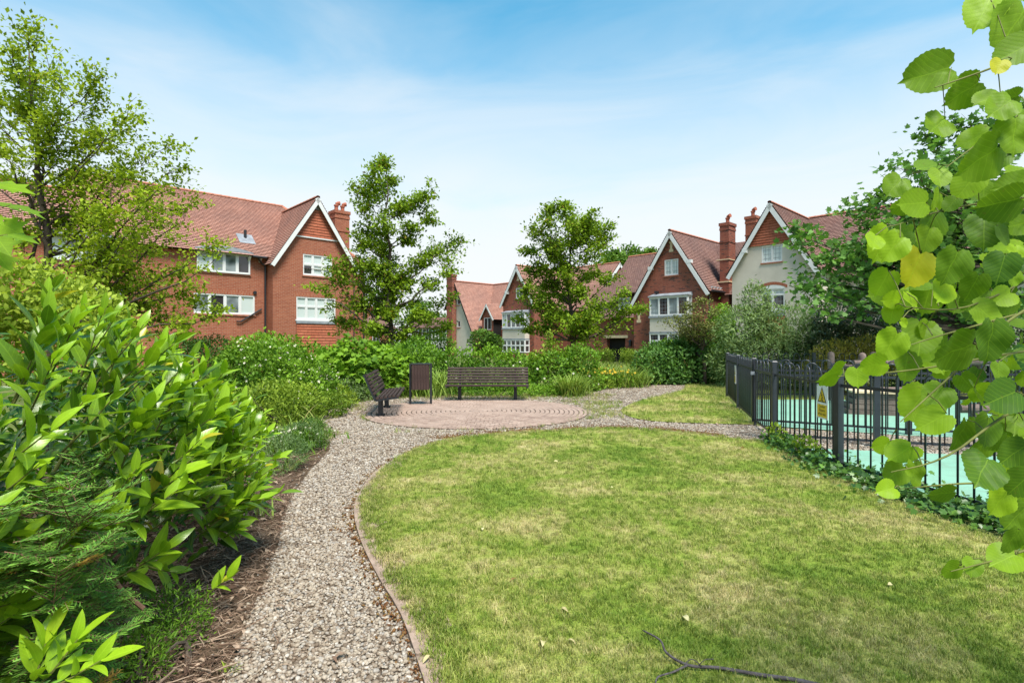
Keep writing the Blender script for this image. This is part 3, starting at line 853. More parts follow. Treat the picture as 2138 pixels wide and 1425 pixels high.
# ---- long brick block on the left, with a projecting gable
h = empty('brick_house', (-13.01, 28.65, 0), AL, 'long orange-red brick house with projecting tile-hung gable, behind the hedge left of the patio', 'house', 'houses round the garden')
low_l = [(-3.42, -0.60, 2.98, 3.98), (-8.9, -6.2, 2.98, 3.98), (-14.2, -11.6, 2.98, 3.98)]
up_l = [(-3.3, -0.85, 5.05, 6.05), (-8.9, -6.4, 5.05, 6.05), (-14.2, -11.8, 5.05, 6.05)]
gy, gw = -0.9, 4.58
gup = [(1.58, 3.22, 5.18, 6.32)]; glo = [(1.22, 3.42, 2.78, 4.0)]
apex = (2.29, 9.40)
def wing_wall():
    bb = MB()
    wall_grid(bb, front(gy), 0, gw, -0.3, 5.55, [glo[0], (gup[0][0], gup[0][1], gup[0][2], 5.55)])
    zc = lambda x: apex[1]-abs(x-apex[0])*1.5546-0.04
    x0, x1, z0, z1 = gup[0]
    for a, c in ((0.0, x0), (x1, gw)):
        bb.poly([(a, gy, 5.55), (c, gy, 5.55), (c, gy, min(zc(c), 9)), (a, gy, zc(a))])
    bb.poly([(x0, gy, z1), (x1, gy, z1), (x1, gy, zc(x1)), (apex[0], gy, zc(apex[0])), (x0, gy, zc(x0))])
    for a in (x0, x1): bb.poly([(a, gy, 5.55), (a, gy, z1), (a, gy+0.09, z1), (a, gy+0.09, 5.55)])
    bb.poly([(x0, gy, z1), (x1, gy, z1), (x1, gy+0.09, z1), (x0, gy+0.09, z1)])
    bb.poly([(0, gy, -0.3), (0, 0.0, -0.3), (0, 0.0, 6.2), (0, gy, 5.8)])
    bb.poly([(gw, gy, -0.3), (gw, 0.0, -0.3), (gw, 0.0, 6.2), (gw, gy, 5.8)])
    return bb
b = MB()
wall_grid(b, front(0), -17, 5.7, -0.3, 6.0, [x for x in low_l] + [(a, c, d, 5.999) for a, c, d, e_ in up_l])
b.poly([(5.7, 0, -0.3), (5.7, 9, -0.3), (5.7, 9, 6.0), (5.7, 0, 6.0)])
b.build('wall', M['brick_l'], h)
wing_wall().build('gable_wall', M['brick_l'], h)
# tile hanging in the gable head and under the big window
b = MB()
zc = lambda x: apex[1]-abs(x-apex[0])*1.5546-0.06
x_l = apex[0]-(apex[1]-0.06-7.27)/1.5546; x_r = 2*apex[0]-x_l
courses(b, (x_l, gy-0.03, 7.27), (x_r, gy-0.03, 7.27), (apex[0]+0.35, gy-0.03, zc(apex[0]+0.35)), (apex[0]-0.35, gy-0.03, zc(apex[0]+0.35)), 0.15, 0.028)
b.build('hung_tiles', M['hung'], h)
b = MB(); b.poly([(apex[0]-0.36, gy-0.02, zc(apex[0]+0.36)), (apex[0]+0.36, gy-0.02, zc(apex[0]+0.36)), (apex[0], gy-0.02, apex[1]-0.05)])
b.build('gable_vent', M['lead'], h)
b = MB(); b.box(x_l-0.05, x_r+0.05, gy-0.06, gy, 7.20, 7.262); b.build('string_course', M['white'], h)
b = MB(); courses(b, (1.22, gy-0.03, 0.0), (3.42, gy-0.03, 0.0), (3.42, gy-0.03, 2.56), (1.22, gy-0.03, 2.56), 0.15, 0.028)
b.build('hung_tiles', M['hung'], h)
b = MB(); b.box(1.2, 3.44, gy-0.09, gy-0.0, 2.57, 2.70); b.build('lead_apron', M['lead'], h)
window(h, front(gy), *gup[0], cols=3, transom=0.52, glasses=['glass_dark', 'glass_pale', 'glass_pale', 'glass_pale', 'glass_pale', 'glass_pale'], head=True)
window(h, front(gy), *glo[0], cols=4, transom=0.58, glass='glass_pale', head=True, sill='white')
for q in low_l: window(h, front(0), *q, cols=4, glasses=['glass', 'glass_dark', 'glass', 'glass_pale'], head=True)
for a, c, d, e_ in up_l:
    window(h, front(0), a, c, d, e_+0.02, cols=4, glasses=['glass_pale', 'glass', 'glass', 'glass_dark'], back=0.03)
    # flat, slightly bowed lead roof over each eaves window
    b = MB(); n = 8
    for k in range(n):
        x0, x1 = a-0.12+(c-a+0.24)*k/n, a-0.12+(c-a+0.24)*(k+1)/n
        f = lambda x: 0.20*(1-((x-(a+c)/2)/((c-a)/2+0.12))**2)
        b.hexa([(x0, -0.22, e_+0.03), (x1, -0.22, e_+0.03), (x0, 1.1, e_+0.09), (x1, 1.1, e_+0.09), (x0, -0.22, e_+0.12+f(x0)), (x1, -0.22, e_+0.12+f(x1)), (x0, 1.1, e_+0.3+f(x0)), (x1, 1.1, e_+0.3+f(x1))])
    b.build('lead_dormer_roof', M['lead'], h)
    b = MB(); b.box(a-0.05, c+0.05, 0.1, 1.0, 6.0, e_+0.06); b.build('dormer_cheek', M['white'], h)
ev = 6.02; rz = 10.0
quads = [((-7.9, -0.32, ev), (5.95, -0.32, ev), (2.5, 4.5, rz), (-7.9, 4.5, rz)),
         ((5.95, -0.32, ev), (5.95, 9.3, ev), (2.5, 4.5, rz), (2.5, 4.5, rz)),
         ((-7.9, 9.3, ev), (5.95, 9.3, ev), (2.5, 4.5, rz), (-7.9, 4.5, rz)),
         ((-17.2, -0.32, ev), (-7.9, -0.32, ev), (-7.9, 2.9, 8.7), (-17.2, 2.9, 8.7)),
         ((-17.2, 6.4, ev), (-7.9, 6.4, ev), (-7.9, 2.9, 8.7), (-17.2, 2.9, 8.7)),
         ((-0.18, -1.2, 5.60), (-0.18, 3.9, 5.60), (2.29, 3.9, 9.46), (2.29, -1.2, 9.46)),
         ((4.76, -1.2, 5.60), (4.76, 3.9, 5.60), (2.29, 3.9, 9.46), (2.29, -1.2, 9.46))]
roof(h, quads, M['tile_l'], ridges=[((-7.9, 4.5, rz), (2.5, 4.5, rz)), ((2.5, 4.5, rz), (5.95, -0.32, ev)), ((-17.2, 2.9, 8.7), (-7.9, 2.9, 8.7)), ((2.29, -1.2, 9.46), (2.29, 3.7, 9.46))])
b = MB(); b.poly([(-7.85, -0.2, ev), (-7.85, 9.2, ev), (-7.85, 4.5, rz-0.1)]); b.build('end_gable', M['brick_l'], h)
boards(h, [(-0.2, 5.56), (2.29, 9.42), (4.78, 5.56)], gy-0.30)
for s_ in (-1, 1):   # soffits closing the overhang
    b = MB(); x_ = 2.29+s_*2.45; b.poly([(x_, gy-0.26, 5.52), (2.29, gy-0.26, 9.36), (2.29, gy, 9.36), (x_, gy, 5.52)]); b.build('soffit', M['white'], h)
rafter_feet(h, [-0.35-0.55*k for k in range(2)], 0.0, 5.98)
gutter(h, (-0.8, -0.36, 5.98), (-0.12, -0.36, 5.98))
pipe(h, [(-0.55, -0.36, 5.95), (-0.3, -0.12, 5.7), (-0.1, -0.1, 5.55), (-0.1, -0.1, -0.2)], 0.05)
pipe(h, [(gw-0.08, gy-0.08, 5.2), (gw-0.08, gy-0.08, -0.2)], 0.03)
pipe(h, [(5.6, -0.08, 5.8), (5.6, -0.08, -0.2)], 0.045)
pipe(h, [(-0.28, -0.08, 3.3), (-1.3, -0.08, 2.62), (-1.5, -0.08, 2.62)], 0.04, 'waste_pipe')
pipe(h, [(-0.6, 0.02, 4.15), (-0.6, -0.08, 4.15)], 0.09, 'flue_cap')
pipe(h, [(-0.75, 1.0, 6.9), (-0.75, 1.0, 7.55)], 0.075, 'flue_pipe')
b = MB(); b.poly([(-1.15, 0.55, 6.78), (-0.35, 0.55, 6.78), (-0.35, 1.25, 7.36), (-1.15, 1.25, 7.36)]); b.build('flue_flashing', M['lead'], h)
chimney(h, 5.35, 2.6, 0.95, 0.8, 5.0, 9.8, 'brick_l', 2)
chimney(h, 6.2, 4.2, 0.6, 0.6, 3.0, 7.0, 'brick_l', 1)

# ---- helper for the gables that face the garden from the far side
def gable_front(h, xl, xr, zl, zr, ap, y, mat, holes=(), zbase=-0.3, part='gable_wall'):
    """front wall under an uneven gable; holes cut below and above are kept simple rectangles"""
    b = MB()
    zc = lambda x: ap[1]-(ap[0]-x)*(ap[1]-zl)/(ap[0]-xl) if x < ap[0] else ap[1]-(x-ap[0])*(ap[1]-zr)/(xr-ap[0])
    xs = sorted({xl, xr, ap[0], *[q for hh in holes for q in hh[:2]]})
    for a, c in zip(xs[:-1], xs[1:]):
        cuts = sorted([(hh[2], hh[3]) for hh in holes if hh[0] <= a and hh[1] >= c])
        z = zbase
        for d, e_ in cuts:
            b.poly([(a, y, z), (c, y, z), (c, y, d), (a, y, d)]); z = e_
        b.poly([(a, y, z), (c, y, z), (c, y, zc(c)-0.03), (a, y, zc(a)-0.03)])
    for a, c, d, e_ in holes:
        for p, q in (((a, d), (a, e_)), ((c, d), (c, e_)), ((a, d), (c, d)), ((a, e_), (c, e_))):
            b.poly([(p[0], y, p[1]), (q[0], y, q[1]), (q[0], y+0.09, q[1]), (p[0], y+0.09, p[1])])
    return b.build(part, mat, h)

def bay(h, x0, x1, y, dep, z0, z1, cols, lower=None, lead=True, pan=True):
    """square bay: band of lights on three sides, lead roof, rendered panel and a second band below"""
    yb = y-dep
    def band(za, zb, tr, gl):
        window(h, front(yb), x0, x1, za, zb, cols=cols, transom=tr, back=-0.03, sill=None, glasses=gl, lead=lead)
        window(h, right(x1), yb+0.06, y, za, zb, cols=1, transom=tr, back=-0.03, sill=None, glasses=gl, lead=lead)
        window(h, left(x0), yb+0.06, y, za, zb, cols=1, transom=tr, back=-0.03, sill=None, glasses=gl)
    band(z0, z1, None, ['glass', 'glass_dark', 'glass', 'glass_dark'])
    b = MB(); b.hexa([(x0-0.1, yb-0.1, z1+0.05), (x1+0.1, yb-0.1, z1+0.05), (x0-0.1, y-0.003, z1+0.05), (x1+0.1, y-0.003, z1+0.05), (x0-0.1, yb-0.1, z1+0.10), (x1+0.1, yb-0.1, z1+0.10), (x0-0.02, y-0.003, z1+0.30), (x1+0.02, y-0.003, z1+0.30)])
    b.build('bay_roof', M['lead'], h)
    b = MB(); b.box(x0-0.06, x1+0.06, yb-0.06, y-0.003, z1+0.002, z1+0.048); b.build('bay_fascia', M['white'], h)
    b = MB(); b.box(x0-0.05, x1+0.05, yb-0.06, y-0.003, z0-0.14, z0-0.002); b.build('bay_sill', M['lead'], h)
    zl = lower[1] if lower else z0-1.4
    b = MB(); b.box(x0, x1, yb+0.01, y-0.003, zl+0.12, z0-0.142); b.build('bay_panel', M['render'], h)
    if lower:
        b = MB(); b.box(x0-0.04, x1+0.04, yb-0.04, y-0.003, zl+0.002, zl+0.118); b.build('bay_band', M['lead'], h)
        band(lower[0], lower[1], 0.55, ['glass_dark', 'glass_dark', 'glass', 'glass_dark'])
        b = MB(); b.box(x0, x1, yb+0.01, y-0.003, -0.3, lower[0]-0.002); b.build('bay_plinth', M['brick_r'], h)

# ---- red brick gabled house with a square bay (right of the middle)
h = empty('gabled_house', (10.91, 37.0, 0), AR, 'red brick gabled house with white square bay window and a tall chimney on its side', 'house', 'houses round the garden')
ap = (0, 9.15)
gable_front(h, -3.0, 2.56, 9.15-3.0*1.545, 9.15-2.56*1.545, ap, 0, M['brick_r'], [(-0.52, 0.52, 6.12, 7.22)])
window(h, front(0), -0.52, 0.52, 6.12, 7.22, cols=2, glass='glass_pale', lead=True)
b = MB()
b.poly([(2.56, 0, -0.3), (2.56, 9, -0.3), (2.56, 9, 5.3), (2.56, 0, 5.3)])
b.poly([(-3.0, 0, -0.3), (-3.0, 3.0, -0.3), (-3.0, 3.0, 4.6), (-3.0, 0, 4.6)])
b.build('side_wall', M['brick_r'], h)
bay(h, -1.35, 1.5, 0, 0.55, 3.35, 4.62, 4, (1.0, 2.15))
sx = 1.545
roof(h, [((2.85, -0.28, 9.2-2.85*sx+0.06), (2.85, 9.5, 9.2-2.85*sx+0.06), (0, 9.5, 9.2), (0, -0.28, 9.2)),
         ((-3.25, -0.28, 9.2-3.25*sx+0.06), (-3.25, 6, 9.2-3.25*sx+0.06), (0, 6, 9.2), (0, -0.28, 9.2)),
         ((-7.5, 1.8, 4.7), (5.2, 1.8, 4.7), (5.2, 6.0, 8.88), (-7.5, 6.0, 8.88)),
         ((-7.5, 10.2, 4.7), (5.2, 10.2, 4.7), (5.2, 6.0, 8.88), (-7.5, 6.0, 8.88))],
     M['tile_r'], ridges=[((0, -0.28, 9.2), (0, 9.4, 9.2)), ((-7.5, 6.0, 8.88), (-1.0, 6.0, 8.88))])
boards(h, [(-3.3, 9.12-3.3*sx), (0, 9.12), (2.88, 9.12-2.88*sx)], -0.30, w=0.24)
for s_, xe in ((-1, -3.1), (1, 2.7)):
    b = MB(); b.poly([(xe, -0.25, 9.08-abs(xe)*sx), (0, -0.25, 9.08), (0, 0, 9.08), (xe, 0, 9.08-abs(xe)*sx)]); b.build('soffit', M['white'], h)
for x_, z_ in ((-1.52, 6.72), (1.45, 6.9)):
    b = MB(); b.box(x_-0.14, x_+0.14, -0.31, -0.02, z_-0.12, z_+0.12); b.build('purlin_end', M['white'], h)
b = MB()
for x0, x1, z0, z1 in ((-0.16, 0.16, 7.72, 7.9), (-0.09, 0.09, 7.9, 8.3), (-0.16, 0.16, 8.3, 8.48)): b.box(x0, x1, -0.03, -0.002, z0, z1)
b.build('stone_ornament', M['stonework'], h)
b = MB()
for x0, x1, z0, z1 in ((-2.75, -2.4, 3.5, 3.75), (-2.67, -2.48, 3.15, 3.5), (-2.75, -2.4, 2.95, 3.15)): b.box(x0, x1, -0.03, -0.002, z0, z1)
b.build('stone_ornament', M['stonework'], h)
b = MB(); b.box(-1.15, -0.95, -0.3, 0.0, 4.95, 5.1); b.build('floodlight', M['black'], h)
rafter_feet(h, [0.35+0.42*k for k in range(5)], 2.56, 5.2, dx=1)
gutter(h, (2.9, 0.0, 4.88), (2.9, 2.6, 4.88))
pipe(h, [(2.68, 0.12, 4.9), (2.68, 0.12, -0.2)])
chimney(h, 2.86, 2.35, 0.62, 1.0, -0.3, 9.55, 'brick_r', 1)
b = MB(); b.box(2.3, 3.22, 1.80, 2.90, 5.55, 5.63); b.box(2.3, 3.22, 1.80, 2.90, 7.05, 7.11); b.build('chimney_offset', M['stonework'], h)
# lower wing on its left with the covered openings
b = MB()
wall_grid(b, front(1.6), -8.6, -3.0, -0.3, 3.4, [(-6.6, -4.85, -0.3, 1.85), (-3.8, -3.02, -0.3, 1.95)], 0.4)
b.build('wing_wall', M['brick_r'], h)
b = MB(); b.box(-6.85, -4.6, 1.52, 1.75, 1.87, 2.08); b.build('stone_lintel', M['stonework'], h)
b = MB(); b.box(-3.95, -3.01, 1.52, 1.75, 1.97, 2.2); b.build('stone_lintel', M['stonework'], h)
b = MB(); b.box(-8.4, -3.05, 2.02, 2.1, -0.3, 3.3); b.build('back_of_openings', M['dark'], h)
b = MB(); b.box(-4.42, -4.25, 1.42, 1.58, 1.25, 1.6); b.hexa([(-4.45, 1.39, 1.6), (-4.22, 1.39, 1.6), (-4.45, 1.6, 1.6), (-4.22, 1.6, 1.6), (-4.36, 1.47, 1.75), (-4.31, 1.47, 1.75), (-4.36, 1.52, 1.75), (-4.31, 1.52, 1.75)]); b.build('wall_lantern', M['black'], h)
b = MB(); courses(b, (-8.9, 1.2, 3.4), (-2.9, 1.2, 3.4), (-2.9, 4.4, 6.6), (-8.9, 4.4, 6.6)); b.build('wing_roof', M['tile_r'], h)
# dormer in that roof
b = MB(); b.box(-5.75, -4.5, 1.9, 4.2, 3.9, 5.25); b.build('dormer_cheek', M['timber_black'], h)
window(h, front(1.88), -5.65, -4.6, 4.0, 5.0, cols=2, glass='glass', back=0.0, sill=None, lead=True)
b = MB(); courses(b, (-6.0, 1.6, 5.2), (-4.3, 1.6, 5.2), (-4.3, 4.8, 6.0), (-6.0, 4.8, 6.0)); b.build('dormer_roof', M['tile_r'], h)

# ---- cream rendered gable with hung tiles (right)
h = empty('rendered_house', (15.35, 32.0, 0), AR, 'cream rendered house with a red tile-hung gable head, partly hidden by the dark tree', 'house', 'houses round the garden')
ap = (0, 9.78); sx = 1.6
gable_front(h, -2.35, 2.5, 9.78-2.35*sx, 9.78-2.5*sx, ap, 0, M['render'], [(-0.55, 0.62, 6.28, 7.3), (-0.6, 0.75, 3.45, 4.9)])
b = MB(); z0 = 7.34; xw = (9.78-0.08-z0)/sx
courses(b, (-xw, -0.04, z0), (xw, -0.04, z0), (0.02, -0.04, 9.66), (-0.02, -0.04, 9.66), 0.15, 0.035)
b.build('hung_tiles', M['hung'], h)
window(h, front(0), -0.55, 0.62, 6.28, 7.3, cols=2, glass='glass_pale', lead=True)
window(h, front(0), -0.6, 0.75, 3.45, 4.7, cols=2, transom=0.72, glasses=['glass_dark', 'glass_dark', 'glass_pale', 'glass_pale'], lead=True, sill='white')
b = MB(); n = 10
for k in range(n):
    x0, x1 = -0.75+1.65*k/n, -0.75+1.65*(k+1)/n
    f = lambda x: 4.72+0.22*(1-((x-0.075)/0.825)**2)
    b.hexa([(x0, -0.012, f(x0)), (x1, -0.012, f(x1)), (x0, 0.1, f(x0)), (x1, 0.1, f(x1)), (x0, -0.012, f(x0)+0.18), (x1, -0.012, f(x1)+0.18), (x0, 0.1, f(x0)+0.18), (x1, 0.1, f(x1)+0.18)])
b.build('brick_arch', M['soldier'], h)
b = MB(); b.box(-0.6, 0.75, -0.008, 0.08, 4.7, 4.93); b.build('arch_panel', M['white'], h)
b = MB(); courses(b, (-0.65, -0.05, 1.5), (0.8, -0.05, 1.5), (0.8, -0.05, 3.1), (-0.65, -0.05, 3.1), 0.15, 0.035); b.build('hung_tiles', M['hung'], h)
b = MB(); b.box(-0.66, 0.81, -0.09, -0.002, 3.11, 3.36); b.build('lead_apron', M['lead'], h)
b = MB(); b.poly([(-2.35, 0, -0.3), (-2.35, 9, -0.3), (-2.35, 9, 6.0), (-2.35, 0, 6.0)])
b.poly([(2.5, 0, -0.3), (2.5, 3, -0.3), (2.5, 3, 5.8), (2.5, 0, 5.8)])
wall_grid(b, front(2.4), 2.5, 14, -0.3, 5.4, [(4.4, 6.4, 3.2, 4.6), (8.5, 10.5, 3.2, 4.6)])
b.build('side_wall', M['render'], h)
window(h, front(2.4), 4.4, 6.4, 3.2, 4.6, cols=3, lead=False); window(h, front(2.4), 8.5, 10.5, 3.2, 4.6, cols=3)
roof(h, [((-2.6, -0.28, 9.83-2.6*sx+0.06), (-2.6, 9, 9.83-2.6*sx+0.06), (0, 9, 9.83), (0, -0.28, 9.83)),
         ((2.75, -0.28, 9.83-2.75*sx+0.06), (2.75, 7, 9.83-2.75*sx+0.06), (0, 7, 9.83), (0, -0.28, 9.83)),
         ((-0.5, 1.9, 5.3), (15, 1.9, 5.3), (15, 6.4, 9.9), (-0.2, 6.4, 9.9)),
         ((-2.0, 10.9, 5.3), (15, 10.9, 5.3), (15, 6.4, 9.9), (-0.2, 6.4, 9.9))],
     M['tile_r'], ridges=[((0, -0.28, 9.83), (0, 6.2, 9.83)), ((0, 6.4, 9.92), (15, 6.4, 9.92))])
boards(h, [(-2.62, 9.75-2.62*sx), (0, 9.75), (2.78, 9.75-2.78*sx)], -0.30, w=0.24)
for xe in (-2.5, 2.6):
    b = MB(); b.poly([(xe, -0.25, 9.7-abs(xe)*sx), (0, -0.25, 9.7), (0, 0, 9.7), (xe, 0, 9.7-abs(xe)*sx)]); b.build('soffit', M['white'], h)
b = MB(); b.box(-1.62, -1.35, -0.31, -0.02, 6.98, 7.22); b.build('purlin_end', M['white'], h)
chimney(h, -2.8, 4.2, 0.7, 0.8, -0.3, 10.1, 'brick_l', 1)

# ---- far house in the middle: rendered end, chimney, brick gable with bay, dormer
h = empty('far_gabled_house', (0.57, 50.0, 0), AR, 'distant brick and cream house with steep gable and small dormer, behind the two patio trees', 'house', 'houses round the garden')
ap = (0, 8.6); sx = 1.6
gable_front(h, -2.05, 2.05, 8.6-2.05*sx, 8.6-2.05*sx, ap, 0, M['brick_r'], [(-0.3, 0.55, 5.55, 6.55)])
window(h, front(0), -0.3, 0.55, 5.55, 6.55, cols=2, glass='glass_dark')
bay(h, -1.5, 1.45, 0, 0.6, 2.85, 4.2, 5, (0.6, 1.75), lead=False)
b = MB(); b.poly([(-2.05, 0, -0.3), (-2.05, 8, -0.3), (-2.05, 8, 5.3), (-2.05, 0, 5.3)]); b.poly([(2.05, 0, -0.3), (2.05, 8, -0.3), (2.05, 8, 5.3), (2.05, 0, 5.3)])
wall_grid(b, front(2.5), 2.05, 7.5, -0.3, 4.5, [(3.6, 5.4, 2.6, 3.9)])
b.build('side_wall', M['brick_r'], h)
window(h, front(2.5), 3.6, 5.4, 2.6, 3.9, cols=3)
b = MB()
for x0, x1, z0, z1 in ((-0.16, 0.16, 7.2, 7.38), (-0.08, 0.08, 7.38, 7.75), (-0.16, 0.16, 7.75, 7.95)): b.box(x0, x1, -0.03, -0.002, z0, z1)
b.build('stone_ornament', M['stonework'], h)
# its parts further left sit on a frame shifted along the street: local coordinates of the rendered end
ca, sa = math.cos(-AR), math.sin(-AR)
def loc(X, Y): dx, dy = X-0.57, Y-50.0; return (dx*ca-dy*sa, dx*sa+dy*ca)
ex, ey = loc(-5.82, 56.0)
lx, rx = ex-1.7, ex+2.95
roof(h, [((2.3, -0.28, 8.65-2.3*sx), (2.3, 9, 8.65-2.3*sx), (0, 9, 8.65), (0, -0.28, 8.65)),
         ((-2.3, -0.28, 8.65-2.3*sx), (-2.3, 9, 8.65-2.3*sx), (0, 9, 8.65), (0, -0.28, 8.65)),
         ((1.0, 2.2, 4.3), (7.6, 2.2, 4.3), (7.6, 5.6, 7.0), (1.0, 5.6, 7.0)),
         ((-4.0, 6.6, 4.6), (2.95, 6.6, 4.6), (2.95, 11.8, 9.8), (-4.0, 11.8, 9.8)),
         ((ex+2.95, ey-0.3, 2.6), (ex+2.95, ey+6.5, 2.6), (ex, ey+6.5, 7.86), (ex, ey-0.3, 7.86)),
         ((lx, ey-0.3, 4.9), (lx, ey+6.5, 4.9), (ex, ey+6.5, 7.86), (ex, ey-0.3, 7.86)),
         ((ex+0.5, ey+1.9, 3.0), (-1.5, ey+1.9, 3.0), (-1.5, ey+5.2, 7.86), (ex+0.1, ey+5.2, 7.86))],
     M['tile_l'], ridges=[((0, -0.28, 8.65), (0, 8, 8.65)), ((ex, ey-0.3, 7.86), (ex, ey+5.2, 7.86)), ((ex, ey+5.2, 7.86), (-1.2, ey+5.2, 7.86)), ((-4, 11.8, 9.82), (2.95, 11.8, 9.82))])
boards(h, [(-2.32, 8.57-2.32*sx), (0, 8.57), (2.32, 8.57-2.32*sx)], -0.30, w=0.24)
b = MB(); b.box(-1.5, -1.2, -0.31, -0.02, 6.05, 6.35); b.build('purlin_end', M['white'], h)
gable_front(h, ex-1.55, ex+2.8, 5.1, 2.87, (ex, 7.8), ey, M['render'], [(ex+0.25, ex+0.75, 5.35, 6.05), (ex+0.25, ex+0.75, 3.05, 3.75)], part='rendered_gable')
window(h, front(ey), ex+0.25, ex+0.75, 5.35, 6.05, cols=1, glass='glass_dark'); window(h, front(ey), ex+0.25, ex+0.75, 3.05, 3.75, cols=1, glass='glass_dark')
boards(h, [(lx, 4.85), (ex, 7.8), (ex+2.98, 2.55)], ey-0.32, w=0.12, mat='timber_black')
chimney(h, ex-0.35, ey-0.3, 0.95, 0.55, -0.3, 8.5, 'brick_r', 1)
b = MB(); b.poly([(ex+2.8, ey, -0.3), (ex+2.8, ey+4, -0.3), (ex+2.8, ey+4, 2.9), (ex+2.8, ey, 2.9)]); wall_grid(b, front(ey+1.9), ex+2.8, -2.0, -0.3, 3.2); b.build('link_wall', M['brick_r'], h)
dx_, dy_ = loc(-2.42, 53.6)
gable_front(h, dx_-0.85, dx_+0.85, 4.1, 4.1, (dx_, 5.3), dy_, M['brick_r'], [(dx_-0.55, dx_+0.55, 2.75, 3.95)], zbase=2.3, part='dormer_front')
window(h, front(dy_), dx_-0.55, dx_+0.55, 2.75, 3.95, cols=2, glass='glass', sill=None)
b = MB(); courses(b, (dx_-1.1, dy_-0.2, 3.75), (dx_-1.1, dy_+3.2, 3.75), (dx_, dy_+3.2, 5.35), (dx_, dy_-0.2, 5.35)); courses(b, (dx_+1.1, dy_-0.2, 3.75), (dx_+1.1, dy_+3.2, 3.75), (dx_, dy_+3.2, 5.35), (dx_, dy_-0.2, 5.35)); b.build('dormer_roof', M['tile_l'], h)
boards(h, [(dx_-1.12, 3.7), (dx_, 5.3), (dx_+1.12, 3.7)], dy_-0.24, w=0.14)
b = MB(); b.box(dx_-0.8, dx_+0.8, dy_+0.02, dy_+2.2, 2.2, 3.9); b.build('dormer_cheek', M['timber_black'], h)
# right-hand end gable of the far range
b = MB(); b.poly([(2.9, 6.9, -0.3), (2.9, 16.7, -0.3), (2.9, 16.7, 4.8), (2.9, 11.8, 9.7), (2.9, 6.9, 4.8)]); b.build('end_gable', M['brick_r'], h)
boards_x(h, [(6.5, 4.4), (11.8, 9.75), (17.1, 4.4)], 3.0, w=0.28)

# ---- two small distant houses glimpsed past the left-hand patio tree
h = empty('hipped_outhouse', (*P(792, 700, 60)[:2], 0), AL*0.4, 'small distant brick house with hipped tile roof and white window beside the brick gable', 'house', 'houses round the garden')
b = MB(); wall_grid(b, front(0), -2.2, 1.6, -0.3, 2.95, [(-0.75, 0.05, 1.65, 2.75)]); b.poly([(1.6, 0, -0.3), (1.6, 4, -0.3), (1.6, 4, 2.95), (1.6, 0, 2.95)]); b.poly([(-2.2, 0, -0.3), (-2.2, 4, -0.3), (-2.2, 4, 2.95), (-2.2, 0, 2.95)]); b.build('wall', M['brick_l'], h)
window(h, front(0), -0.75, 0.05, 1.65, 2.75, cols=2, glass='glass_dark', sill='white')
roof(h, [((-2.6, -0.35, 2.95), (2.0, -0.35, 2.95), (0.3, 2.0, 4.5), (-0.9, 2.0, 4.5)), ((2.0, -0.35, 2.95), (2.0, 4.35, 2.95), (0.3, 2, 4.5), (0.3, 2, 4.5)), ((-2.6, -0.35, 2.95), (-2.6, 4.35, 2.95), (-0.9, 2, 4.5), (-0.9, 2, 4.5))], M['tile_r'])
chimney(h, -0.9, 2.6, 0.6, 0.6, 2.5, 5.6, 'brick_l', 1)
h = empty('timbered_house', (*P(902, 700, 66)[:2], 0), AR*0.25, 'distant white house with black timber framing, glimpsed behind the left patio tree', 'house', 'houses round the garden')
b = MB(); b.box(-2.4, 2.4, 0, 4, -0.3, 3.3); b.build('wall', M['white'], h)
b = MB()
for k in range(8): b.box(-1.5+0.42*k, -1.38+0.42*k, -0.06, -0.002, 1.9, 3.2)
b.box(-1.6, 1.7, -0.07, -0.003, 1.75, 1.9); b.build('timber_frame', M['timber_black'], h)
roof(h, [((-2.7, -0.3, 3.25), (2.7, -0.3, 3.25), (2.7, 2, 4.6), (-2.7, 2, 4.6))], M['tile_r'])
# ------------------------------------------------------------------ benches and bin
t = NT('stained_slat'); co = t.coord()
mp = t.new('ShaderNodeMapping', Vector=co); mp.inputs['Scale'].default_value = (1.5, 22, 22)
g = t.noise(mp.outputs[0], 3.0, 5, 0.7)
wc = t.ramp(g, [(0.3, (0.028, 0.017, 0.014)), (0.55, (0.055, 0.034, 0.028)), (0.75, (0.10, 0.07, 0.06))])
M['slat'] = t.done(t.bsdf(wc, 0.65, 0.25, t.bump(g, 0.35, 0.004)))
t = NT('stained_slat_upright'); co = t.coord()
mp = t.new('ShaderNodeMapping', Vector=co); mp.inputs['Scale'].default_value = (22, 22, 1.5)
g = t.noise(mp.outputs[0], 3.0, 5, 0.7)
wc = t.ramp(g, [(0.3, (0.028, 0.015, 0.012)), (0.55, (0.055, 0.03, 0.024)), (0.75, (0.10, 0.062, 0.05))])
M['slat_v'] = t.done(t.bsdf(wc, 0.65, 0.3, t.bump(g, 0.35, 0.004)))

